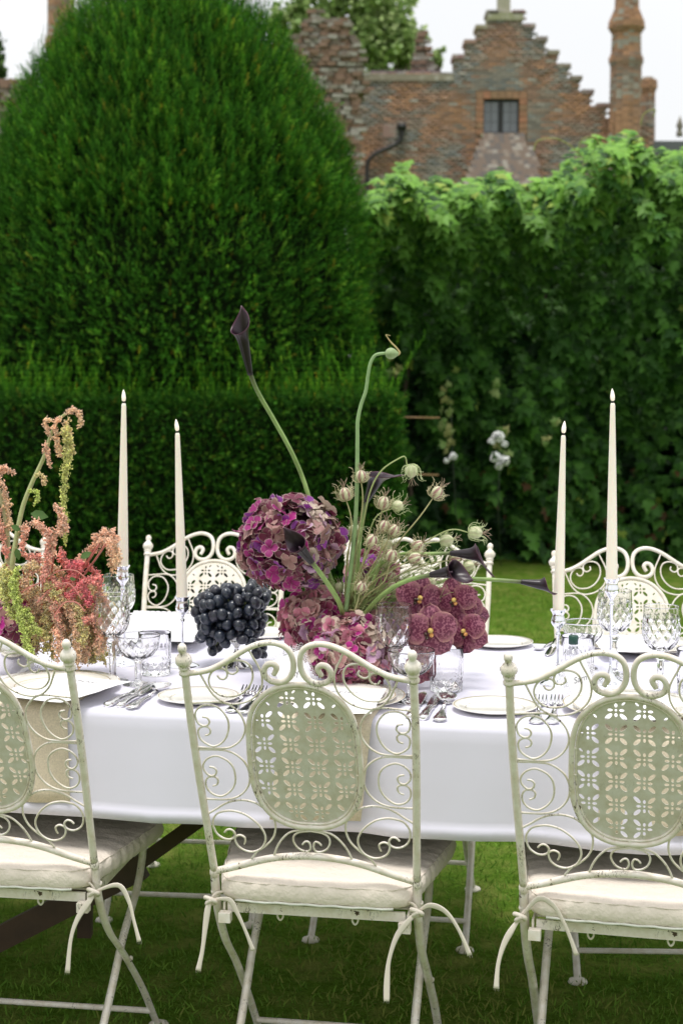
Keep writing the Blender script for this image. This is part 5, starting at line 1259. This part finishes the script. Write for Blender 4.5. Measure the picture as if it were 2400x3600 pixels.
# ------------------------------------------------------------ love-in-a-mist seed heads
def pod_parts(seed, purple):
    r = random.Random(seed); g = (.68, .70, .46); pu = (.36, .16, .17)
    prof = smoothp([(.0008, 0), (.005, .001), (.0095, .005), (.0115, .011), (.0108, .018), (.0072, .0235), (.003, .0262), (.001, .027)], 3)
    mb = MB(); seg = 30
    for i, (rr, z) in enumerate(prof):
        for k in range(seg):
            a = 2*pi*k/seg; s_ = cos(a*5); q = rr*(1+.07*s_); mb.v.append((q*cos(a), q*sin(a), z))
    mb.c = []
    for i, (rr, z) in enumerate(prof):
        for k in range(seg):
            s_ = .5+.5*cos(2*pi*k/seg*5+pi); w = min(1, max(0, (s_-.35)*2.2))*purple; mb.c.append((g[0]*(1-w)+pu[0]*w, g[1]*(1-w)+pu[1]*w, g[2]*(1-w)+pu[2]*w, 1))
    for i in range(len(prof)-1):
        for k in range(seg): mb.f.append((i*seg+k, i*seg+(k+1) % seg, (i+1)*seg+(k+1) % seg, (i+1)*seg+k))
    horns = MB()
    for k in range(5):
        a = 2*pi*k/5+.3; o = r.uniform(.004, .009)
        horns.tube(crom([(.0015*cos(a), .0015*sin(a), .026), (.003*cos(a), .003*sin(a), .031), (o*cos(a), o*sin(a), .038), (o*1.6*cos(a+.4), o*1.6*sin(a+.4), .044)], 3), [.0009-.00006*i for i in range(10)], 5, col=(.33, .25, .17))
    br = MB()
    for k in range(22):
        a = 2*pi*k/22+r.gauss(0, .1); h = r.uniform(.010, .030); o = r.uniform(.012, .019); c_ = (.56, .64, .34) if purple < .5 else (.60, .55, .34)
        P = crom([(0, 0, -.001), (o*.7*cos(a), o*.7*sin(a), -.002+h*.15), (o*cos(a), o*sin(a), h*.5), (o*.95*cos(a+.3), o*.95*sin(a+.3), h), (o*1.35*cos(a+.5), o*1.35*sin(a+.5), h*1.15)], 3)
        br.tube(P, .00042, 4, col=c_)
        for q in (4, 8): 
            s0 = P[q]; br.tube([s0, s0+Vector((r.gauss(0, .004), r.gauss(0, .004), r.uniform(.002, .007)))], .00032, 3, col=c_)
    return mb.mesh('capsule'), horns.mesh('horns'), br.mesh('thread_bracts')
PODS = {'p': [pod_parts(i, 1) for i in range(3)], 'g': [pod_parts(i+5, .22) for i in range(3)]}
NG = [  # x, y, kind, dir angle from vertical (deg, + right), lean to camera, Y, scale, base offset, label
 (1268, 1672, 'p', -3, .1, 3.09, 1.0, 'brown seed head on the tall green stem, below the bud'),
 (1212, 1735, 'p', -12, .1, 3.07, 1.1, 'brown seed head farthest left, above the highest hydrangea'),
 (1445, 1658, 'g', 172, .1, 3.12, 1.1, 'green seed head hanging from a bent stem'),
 (1536, 1730, 'p', 35, .1, 3.10, 1.1, 'purple and cream seed head on the long straight stem pointing up right'),
 (1348, 1765, 'p', 12, .3, 3.08, 1.1, 'brown seed head below the arching dark calla'),
 (1400, 1778, 'g', 60, .5, 3.10, 1.0, 'pale green seed head right of the brown one under the arching calla'),
 (1352, 1848, 'p', 10, .4, 3.07, 1.05, 'brown seed head, left one of the touching pair in the middle'),
 (1385, 1862, 'p', 30, .4, 3.06, 1.0, 'purple seed head, right one of the touching pair in the middle'),
 (1245, 1862, 'g', 15, .5, 3.13, 1.05, 'green seed head behind the tall wavy stem'),
 (1308, 1898, 'p', 22, .6, 3.04, 1.1, 'striped seed head on the left of the lower middle cluster'),
 (1358, 1912, 'g', 20, .4, 3.10, 1.0, 'green seed head in the middle of the lower cluster'),
 (1376, 1950, 'p', 15, .5, 3.05, 1.1, 'cream seed head in front of the pale chair crest'),
 (1470, 1918, 'p', 48, .4, 3.09, 1.05, 'cream seed head with spiky top left of the green pair'),
 (1460, 1962, 'p', 62, .5, 3.05, 1.1, 'round cream seed head resting on the upper calla stem'),
 (1572, 1900, 'g', 78, .1, 3.12, 1.1, 'green seed head just left of the farthest right one'),
 (1672, 1873, 'g', 92, .0, 3.10, 1.15, 'green seed head farthest right, pointing right'),
 (1348, 1975, 'g', 10, .5, 3.12, .9, 'small green seed head behind the cream one at the pale crest'),
 (1271, 2060, 'p', 15, .8, 3.02, .95, 'round striped seed head low among the stems'),
 (1372, 2020, 'p', 40, .5, 3.12, .75, 'small brown seed head deep among the stems'),
 (1600, 1968, 'p', 80, .2, 3.14, .9, 'seed head half hidden behind the upper right calla'),
 (1625, 2075, 'g', 95, .2, 3.16, .95, 'green seed head below the open calla mouth'),
 (1515, 2048, 'g', 60, .5, 3.10, 1.0, 'green seed head just above the orchids'),
 (1436, 2040, 'g', 50, .4, 3.13, .8, 'small green seed head left of the open calla stem'),
 (1192, 2060, 'g', -8, .5, 3.12, .75, 'small green seed head below the highest hydrangea'),
 (1382, 2060, 'p', 40, .6, 3.08, .8, 'small dark seed head low right among the stems'),
 (1650, 1990, 'g', 70, .3, 3.16, .9, 'green seed head peeping out behind the callas'),
]
def nigella():
    for i, (x, y, kd, ang, lean, Y, sc_, lab) in enumerate(NG):
        a = radians(ang); d = Vector((sin(a), -lean, cos(a))).normalized(); c = at(x, y, Y)
        t = thing('seed_head', lab, 'seed head', c, 0, 'love-in-a-mist seed heads'); Rm = rot_to(d) @ Matrix.Rotation(random.random()*6, 3, 'Z'); cap, ho, br = PODS[kd][i % 3]; cen = Rm @ Vector((0, 0, -.013*sc_))
        sc_ *= .92
        put('capsule', cap, M['pod'], t, loc=cen, rot=Rm.to_euler(), sc=sc_); put('horns', ho, M['pod'], t, loc=cen, rot=Rm.to_euler(), sc=sc_); put('thread_bracts', br, M['pod'], t, loc=cen, rot=Rm.to_euler(), sc=sc_*1.08)
        bx_ = 1228+(x-1300)*.16+random.uniform(-12, 12); b = at(bx_, 2165, 3.14+random.uniform(-.03, .03))
        if ang > 150: P = [c+cen, at(1430, 1632, Y), at(1424, 1608, Y), at(1405, 1610, Y), at(1340, 1655, Y), at(1300, 1730, Y), at(1275, 1850, Y), at(1250, 2000, Y), b]
        else:
            s0 = c+cen; back = s0-Vector((d.x, 0, d.z))*.05
            mid = (back+b)/2+Vector((0, 0, .0))+Vector(((back.x-b.x)*-.10, 0, .02*abs(d.x)))
            P = [s0, back, mid, b]
        Q = crom([p-c for p in P], 8); col = (.42, .50, .20) if kd == 'g' else (.48, .46, .22)
        obj('stem', MB().tube(Q, [.0013+.0008*k/len(Q) for k in range(len(Q))], 6, col=col), M['stem'], t)
    # fine thread leaves between the stems
    t = thing('feathery_greenery', 'fine feathery green leaf threads among the seed head stems', 'greenery', at(1240, 2165, 3.14)); b = t.location.copy(); mb = MB()
    for i in range(70):
        e = at(random.uniform(1200, 1600), random.uniform(1900, 2140), 3.08+random.uniform(-.05, .12)); s0 = at(random.uniform(1205, 1290), 2165, 3.14); m_ = (e+s0)/2+Vector((random.gauss(0, .015), 0, random.gauss(0, .015)))
        mb.tube(crom([s0-b, m_-b, e-b], 5), .0006, 4, col=(.38, .48, .18))
        for k in range(3):
            q = m_.lerp(e, random.random()); mb.tube([q-b, q-b+Vector((random.gauss(0, .015), random.gauss(0, .01), random.gauss(.005, .012)))], .0004, 3, col=(.38, .48, .18))
    obj('threads', mb, M['stem'], t, kind='stuff')
    # extra thick bare stems in the fan
    for x0, y0, x1, y1, lab in ((1262, 1900, 1232, 2165, 'plain thick green stem left in the central fan'), (1330, 1985, 1258, 2165, 'plain thick green stem right in the central fan')):
        a_, b_ = at(x0, y0, 3.16), at(x1, y1, 3.14); o = thing('green_stalk', lab, 'stalk', b_, 0, 'bare stalks in the central arrangement'); obj('stem', MB().tube(crom([Vector((0, 0, 0)), (a_-b_)*.5+Vector((.004, 0, 0)), a_-b_], 5), .0042, 8, col=(.30, .44, .14)), M['stem'], o)
nigella()

# ------------------------------------------------------------ orchids
def orchid(label, px, Y, sc_, rz, tiltx=0, tiltz=0):
    c = at(px[0], px[1], Y); t = thing('orchid_bloom', label, 'flower', c, 0, 'speckled burgundy orchids')
    Rb = Euler((tiltx, 0, tiltz)).to_matrix() @ Matrix(((1, 0, 0), (0, 0, -1), (0, 1, 0)))      # local z faces the camera
    Rb = Rb @ Matrix.Rotation(rz, 3, 'Z')
    for k, (ang, L_, W_) in enumerate(((90, .042, .042), (14, .044, .050), (166, .044, .050), (-54, .043, .050), (234, .043, .050))):
        a = radians(ang+random.gauss(0, 4)); v = []; cc = []; rows = 9; cols_ = 9; cup = random.uniform(.05, .3)
        for i in range(rows):
            q = i/(rows-1)
            w_ = (sin(pi*min(1, q**.80*.96+.04))**.50)*(1 if q > .02 else .3)
            if q < .12: w_ *= .5+.5*q/.12
            for j in range(cols_):
                s_ = -1+2*j/(cols_-1); x = L_*q*(1-.04*s_*s_)+.003; y = W_*.5*w_*s_; z = .003*sin(q*pi)*(1-s_*s_)-.010*q*q+cup*.012*s_*s_*q+.0012*sin(s_*5+q*4+k)+(-.0040 if k in (0, 3, 4) else .001)
                v.append((x*cos(a)-y*sin(a), x*sin(a)+y*cos(a), z)); e = max(abs(s_)**5, max(0, (q-.88)/.12)); base = (.12, .014, .048); ed = (.56, .30, .26)
                f_ = min(1, e)*.8; lum = 1.0+.35*(1-q); cc.append(tuple(base[m]*lum*(1-f_)+ed[m]*f_ for m in range(3))+(1,))
        f = [(i*cols_+j, (i+1)*cols_+j, (i+1)*cols_+j+1, i*cols_+j+1) for i in range(rows-1) for j in range(cols_-1)]
        mb = MB(); mb.v = v; mb.f = f; mb.c = cc; o = obj('petal', mb, M['orchid'], t, rot=Rb.to_euler(), sc=sc_)
    lip = MB(); lip.lathe([(0, .000), (.004, .002), (.0045, .006), (.003, .010), (0, .011)], 12, c=(0, .003, 0), col=(.55, .38, .10)); lip.lathe([(0, 0), (.0035, .001), (.0035, .005), (.0015, .008), (0, .0085)], 10, c=(.001, -.0045, .001), col=(.62, .30, .09)); lip.lathe([(0, 0), (.003, .001), (.003, .004), (0, .006)], 8, c=(-.0075, -.002, 0), col=(.06, .03, .02)); lip.lathe([(0, 0), (.0028, .001), (.0028, .004), (0, .006)], 8, c=(-.006, -.008, 0), col=(.05, .03, .015))
    obj('lip', lip, M['orchid_lip'], t, rot=Rb.to_euler(), sc=sc_)
orchid('speckled orchid bloom facing the camera, centre of the cluster', (1512, 2222), 2.99, 1.28, .1)
orchid('speckled orchid bloom at the top left of the cluster', (1472, 2105), 3.05, 1.14, -.25, .1, .25)
orchid('speckled orchid bloom at the top right of the cluster', (1598, 2112), 3.06, 1.10, .2, .15, -.35)
orchid('speckled orchid bloom low on the right of the cluster', (1634, 2222), 3.05, 1.08, .5, .0, -.55)
orchid('speckled orchid bloom at the back right between two others', (1640, 2165), 3.12, 1.05, 1.0, .3, -.1)
orchid('speckled orchid bloom hidden behind the goblet rim', (1432, 2170), 3.10, .95, .7, .1, .4)
orchid('speckled orchid bloom lowest of all, behind the coupe', (1478, 2345), 3.06, .8, .3, -.3, .2)

# ------------------------------------------------------------ trailing amaranth at the left
OCT = ([(.8, 0, 0), (0, .8, 0), (-.8, 0, 0), (0, -.8, 0), (0, 0, 2.3), (0, 0, -1.0)], [(0, 1, 4), (1, 2, 4), (2, 3, 4), (3, 0, 4), (1, 0, 5), (2, 1, 5), (3, 2, 5), (0, 3, 5)])
GRNY = (.74, .82, .30); YEL = (.88, .84, .44); SAL = (1.0, .76, .60); COR = (1.0, .58, .50); HOT = (.95, .30, .38); TAN = (.97, .80, .58)
def tassel(par, P, r0, r1, dens, c0, c1, base, side=0):
    """grains clustered along a drooping path, with small side tufts"""
    Q = crom(P, 10); n = len(Q); seg = [0]
    for i in range(1, n): seg.append(seg[-1]+(Q[i]-Q[i-1]).length)
    Lt = seg[-1]; N = int(Lt*dens*.6); Ts = []; cs = []; nodes = max(3, int(Lt/.011)); nd = [(random.random(), random.gauss(0, 1), random.gauss(0, 1), random.gauss(0, 1)) for _ in range(nodes*4)]
    for k in range(N):
        if random.random() < .70:
            q, a, b, c = random.choice(nd); q2 = min(1, max(0, q+random.gauss(0, .008))); r = r0+(r1-r0)*q; v = Vector((a, b, c)).normalized()*r*random.uniform(.2, 1.15); j = random.gauss(0, .0022)
            v += Vector((random.gauss(0, .0022), random.gauss(0, .0022), random.gauss(-.001, .0022)))
        else: q2 = random.random(); r = r0+(r1-r0)*q2; v = Vector((random.gauss(0, 1), random.gauss(0, 1), random.gauss(0, 1))).normalized()*r*random.random()*.8
        s_ = q2*Lt; i = min(n-2, max(0, np.searchsorted(seg, s_)-1)); f = (s_-seg[i])/max(1e-6, seg[i+1]-seg[i]); p = Q[i].lerp(Q[i+1], min(1, max(0, f)))+v
        Ts.append(p-base); m_ = min(1, max(0, q2+random.gauss(0, .25))); g = random.uniform(.65, 1.3); cs.append([(c0[t_]*(1-m_)+c1[t_]*m_)*g for t_ in range(3)])
    Ts = np.array(Ts); N = len(Ts); Rm = frames(rng.normal(0, 1, (N, 3)), rng.random(N)*6)*(.0013+.0012*rng.random(N))[:, None, None]
    put('tassel', stamp_mesh('tassel', OCT[0], OCT[1], Rm, Ts, cs), M['amaranth'], par)
    obj('stalk', MB().tube([q-base for q in Q], .0012, 5, col=tuple((a+b)/2 for a, b in zip(c0, c1))), M['stem'], par)
def px(L_, Y): return [at(x, y, Y) for x, y in L_]
def amaranth():
    grp = 'trailing amaranth stems in the left arrangement'; b = at(50, 2330, 3.25)
    bl = at(20, 2380, 3.26); vt = thing('flower_bowl', 'low bowl hidden under the pink trailing flowers', 'vase', (bl.x, bl.y, TT+.0005)); obj('bowl', MB().lathe(smoothp([(0, 0), (.05, 0), (.06, .01), (.075, .05), (.07, .08), (.066, .08), (.068, .05), (.05, .012), (0, .01)], 3), 32), M['silver'], vt)
    # tall stem
    t = thing('amaranth_stem', 'tall pale amaranth stem with a long yellow-green tassel hanging from its tip', 'flower', b, 0, grp)
    S1 = [(35, 2250), (43, 2010), (57, 1901), (80, 1786), (115, 1694), (155, 1608), (178, 1534), (203, 1480), (232, 1455)]
    mb = MB(); Q = crom(px(S1, 3.22), 6); mb.tube([q-b for q in Q], [.0062-.0034*i/len(Q) for i in range(len(Q))], 10, col=(.48, .52, .24)); obj('stem', mb, M['stem'], t)
    tassel(t, px([(232, 1455), (262, 1440), (282, 1462), (284, 1500)], 3.2), .008, .006, 9000, SAL, TAN, b)
    tassel(t, px([(236, 1500), (240, 1580), (231, 1671), (226, 1780), (229, 1880), (231, 1912)], 3.19), .012, .0065, 8500, YEL, GRNY, b)
    tassel(t, px([(232, 1480), (246, 1540), (243, 1590)], 3.2), .014, .012, 11000, TAN, YEL, b)
    tassel(t, px([(205, 1470), (196, 1500), (203, 1560), (216, 1600)], 3.2), .010, .006, 10000, SAL, TAN, b)
    tassel(t, px([(178, 1534), (163, 1500), (162, 1478), (185, 1476)], 3.2), .005, .006, 6000, SAL, TAN, b)
    tassel(t, px([(160, 1560), (168, 1600), (175, 1638)], 3.2), .005, .004, 7000, SAL, SAL, b)
    tassel(t, px([(125, 1670), (150, 1668), (155, 1700)], 3.2), .003, .006, 6000, YEL, TAN, b)
    tassel(t, px([(105, 1725), (132, 1728), (135, 1755), (120, 1770)], 3.2), .003, .003, 5000, GRNY, GRNY, b)
    lf = [(-.5, 0, 0), (-.2, .3, .05), (.25, .32, .02), (.7, 0, -.1), (.25, -.32, .02), (-.2, -.3, .05), (.05, 0, .0)]
    def leafo(par, x, y, Y, s_, rz): 
        o = obj('leaf', MB().add(lf, [(6, 0, 1), (6, 1, 2), (6, 2, 3), (6, 3, 4), (6, 4, 5), (6, 5, 0)], (.09, .17, .05)), M['leaf'], par, loc=at(x, y, Y)-b, rot=(1.2, rz, .2), sc=s_)
    leafo(t, 135, 1810, 3.2, .032, .2); leafo(t, 62, 1945, 3.16, .022, 1.3); leafo(t, 300, 1953, 3.15, .022, -.5); leafo(t, 255, 2035, 3.14, .012, .3); leafo(t, 55, 1855, 3.2, .02, .5)
    # second stem leaving the frame
    t = thing('amaranth_stem', 'thick pale amaranth stem climbing out of the picture at the left edge', 'flower', b, 0, grp)
    S2 = [(30, 2250), (28, 1960), (23, 1840), (10, 1770), (-12, 1700), (-40, 1640)]
    Q = crom(px(S2, 3.25), 6); obj('stem', MB().tube([q-b for q in Q], [.0070-.003*i/len(Q) for i in range(len(Q))], 10, col=(.52, .50, .28)), M['stem'], t)
    tassel(t, px([(-20, 1690), (5, 1650), (25, 1648), (42, 1662)], 3.24), .010, .008, 11000, SAL, SAL, b)
    tassel(t, px([(-20, 1690), (0, 1690), (8, 1700)], 3.24), .008, .006, 10000, SAL, TAN, b)
    tassel(t, px([(28, 1960), (5, 1850), (-10, 1780)], 3.24), .010, .008, 8000, COR, SAL, b)
    tassel(t, px([(10, 1700), (28, 1790), (45, 1860)], 3.24), .010, .009, 8000, SAL, TAN, b)
    for i in range(9):
        x0 = random.uniform(-30, 40); tassel(t, px([(30, 2130), (x0, 2050-i*8), (x0-25, 2060), (x0-35, 2120+i*10)], 3.22), .008, .010, 8000, SAL, YEL, b)
    # main mass
    specs = [
     ('coral amaranth stem fanning up between the tall stem and the candle', [((150, 2030), (185, 1920), (200, 1870), (215, 1850), (240, 1860)), ((150, 2040), (170, 1950), (170, 1870), (130, 1845), (118, 1830)), ((200, 1880), (222, 1850), (208, 1800), (200, 1775)), ((140, 1960), (90, 1950), (85, 1900), (95, 1840))], [(SAL, SAL), (COR, SAL)], .011),
     ('salmon amaranth stem arching right to touch the tall left candle', [((270, 1975), (320, 1935), (355, 1905), (385, 1895), (412, 1900)), ((355, 1905), (390, 1930), (400, 1985), (388, 2010)), ((330, 1930), (345, 1890), (372, 1872), (400, 1870)), ((385, 1895), (415, 1930), (412, 1985))], [(SAL, SAL), (SAL, TAN)], .012),
     ('hot pink amaranth tassels at the heart of the left arrangement', [((230, 2080), (262, 2010), (300, 1985), (335, 2010), (345, 2050)), ((240, 2060), (280, 1990), (265, 1975), (250, 1985)), ((240, 2100), (300, 2040), (340, 2035), (352, 2060)), ((230, 2110), (290, 2060), (310, 2090), (315, 2130)), ((200, 2090), (250, 2020), (225, 1970), (215, 1930))], [(HOT, COR), (COR, HOT)], .012),
     ('salmon and yellow amaranth tassels pouring down over the tablecloth', [((180, 2060), (250, 2060), (310, 2130), (325, 2230), (335, 2330)), ((180, 2080), (240, 2120), (290, 2200), (300, 2330)), ((190, 2100), (250, 2150), (270, 2250), (275, 2330)), ((180, 2100), (225, 2160), (240, 2260), (245, 2325)), ((200, 2100), (300, 2160), (340, 2260), (372, 2325)), ((170, 2090), (200, 2150), (205, 2240), (210, 2310)), ((150, 2090), (190, 2100), (240, 2080), (270, 2130), (290, 2170)), ((170, 2130), (230, 2110), (280, 2150), (300, 2270)), ((160, 2070), (120, 2130), (140, 2200), (170, 2230)), ((210, 2060), (150, 2010), (100, 2020), (80, 2070)), ((100, 1990), (150, 1970), (200, 2010), (240, 2060)), ((80, 2000), (130, 1990), (175, 2050), (200, 2100))], [(SAL, YEL), (COR, TAN), (SAL, TAN), (TAN, YEL)], .0125),
     ('lime green amaranth tassels hanging lowest at the left chair', [((60, 2000), (45, 2060), (60, 2120), (95, 2160), (125, 2200)), ((30, 2000), (15, 2080), (50, 2160), (90, 2220), (105, 2290)), ((50, 2040), (60, 2120), (80, 2200), (95, 2260), (120, 2310)), ((20, 1980), (10, 2050), (25, 2110), (30, 2170)), ((40, 2020), (80, 2060), (95, 2030), (100, 2020)), ((70, 2150), (100, 2190), (130, 2215), (142, 2230))], [(GRNY, GRNY), (YEL, GRNY)], .0125)]
    for lab, paths, cols_, r in specs:
        t = thing('amaranth_stem', lab, 'flower', b, 0, grp)
        for i, Pp in enumerate(paths):
            c0, c1 = cols_[i % len(cols_)]; Y = 3.18+random.uniform(-.07, .05); s0 = [at(60+random.uniform(0, 60), 2240, 3.24)]
            QQ = px(Pp, Y); tassel(t, QQ, r*.75, r*1.05, 13500, c0, c1, b)
            obj('stem', MB().tube(crom([s0[0]-b, (s0[0]+QQ[0])/2-b+Vector((.01, .02, 0)), QQ[0]-b], 5), .0022, 6, col=(.60, .20, .16)), M['stem'], t)
        if lab.startswith('salmon and yellow'):
            for i in range(34):
                x = random.uniform(90, 350); y = random.uniform(2070, 2200); Y = 3.2+random.uniform(-.06, .07)
                tassel(t, px([(x-40, y), (x, y-25), (x+25, y+20), (x+30+random.uniform(-10, 20), min(2335, y+random.uniform(80, 150)))], Y), .007, .0125, 11000, *random.choice(cols_), b)
            for pts in ([(150, 2060), (200, 2010), (262, 2005), (300, 2030)], [(130, 2120), (180, 2070), (240, 2050), (285, 2100)], [(190, 2170), (225, 2120), (270, 2118), (300, 2150)], [(60, 2090), (140, 2050), (190, 2060)], [(190, 1900), (160, 1930), (170, 1990), (185, 2050)]):
                obj('stem', MB().tube(crom([p-b for p in px(pts, 3.13)], 6), .0014, 7, col=(.66, .24, .20)), M['stem'], t)
amaranth()
# a few pale fallen leaves on the lawn
lfm = MB().add([(-.5, 0, 0), (0, .25, .12), (.6, 0, .02), (0, -.25, .1)], [(0, 1, 2, 3)])
N_ = 60; Tt = np.stack([rng.uniform(-2.5, 3, N_), rng.uniform(3.2, 10.5, N_), np.full(N_, .022)], 1)
put('fallen_leaves', stamp_mesh('fallen_leaves', lfm.v, lfm.f, frames(np.array([[0, 0, 1.]]*N_)+rng.normal(0, .2, (N_, 3)), rng.random(N_)*6)*(.012+.02*rng.random(N_))[:, None, None], Tt, np.array([.34, .26, .07])*(.6+.6*rng.random(N_))[:, None]), M['leaf'], kind='stuff')
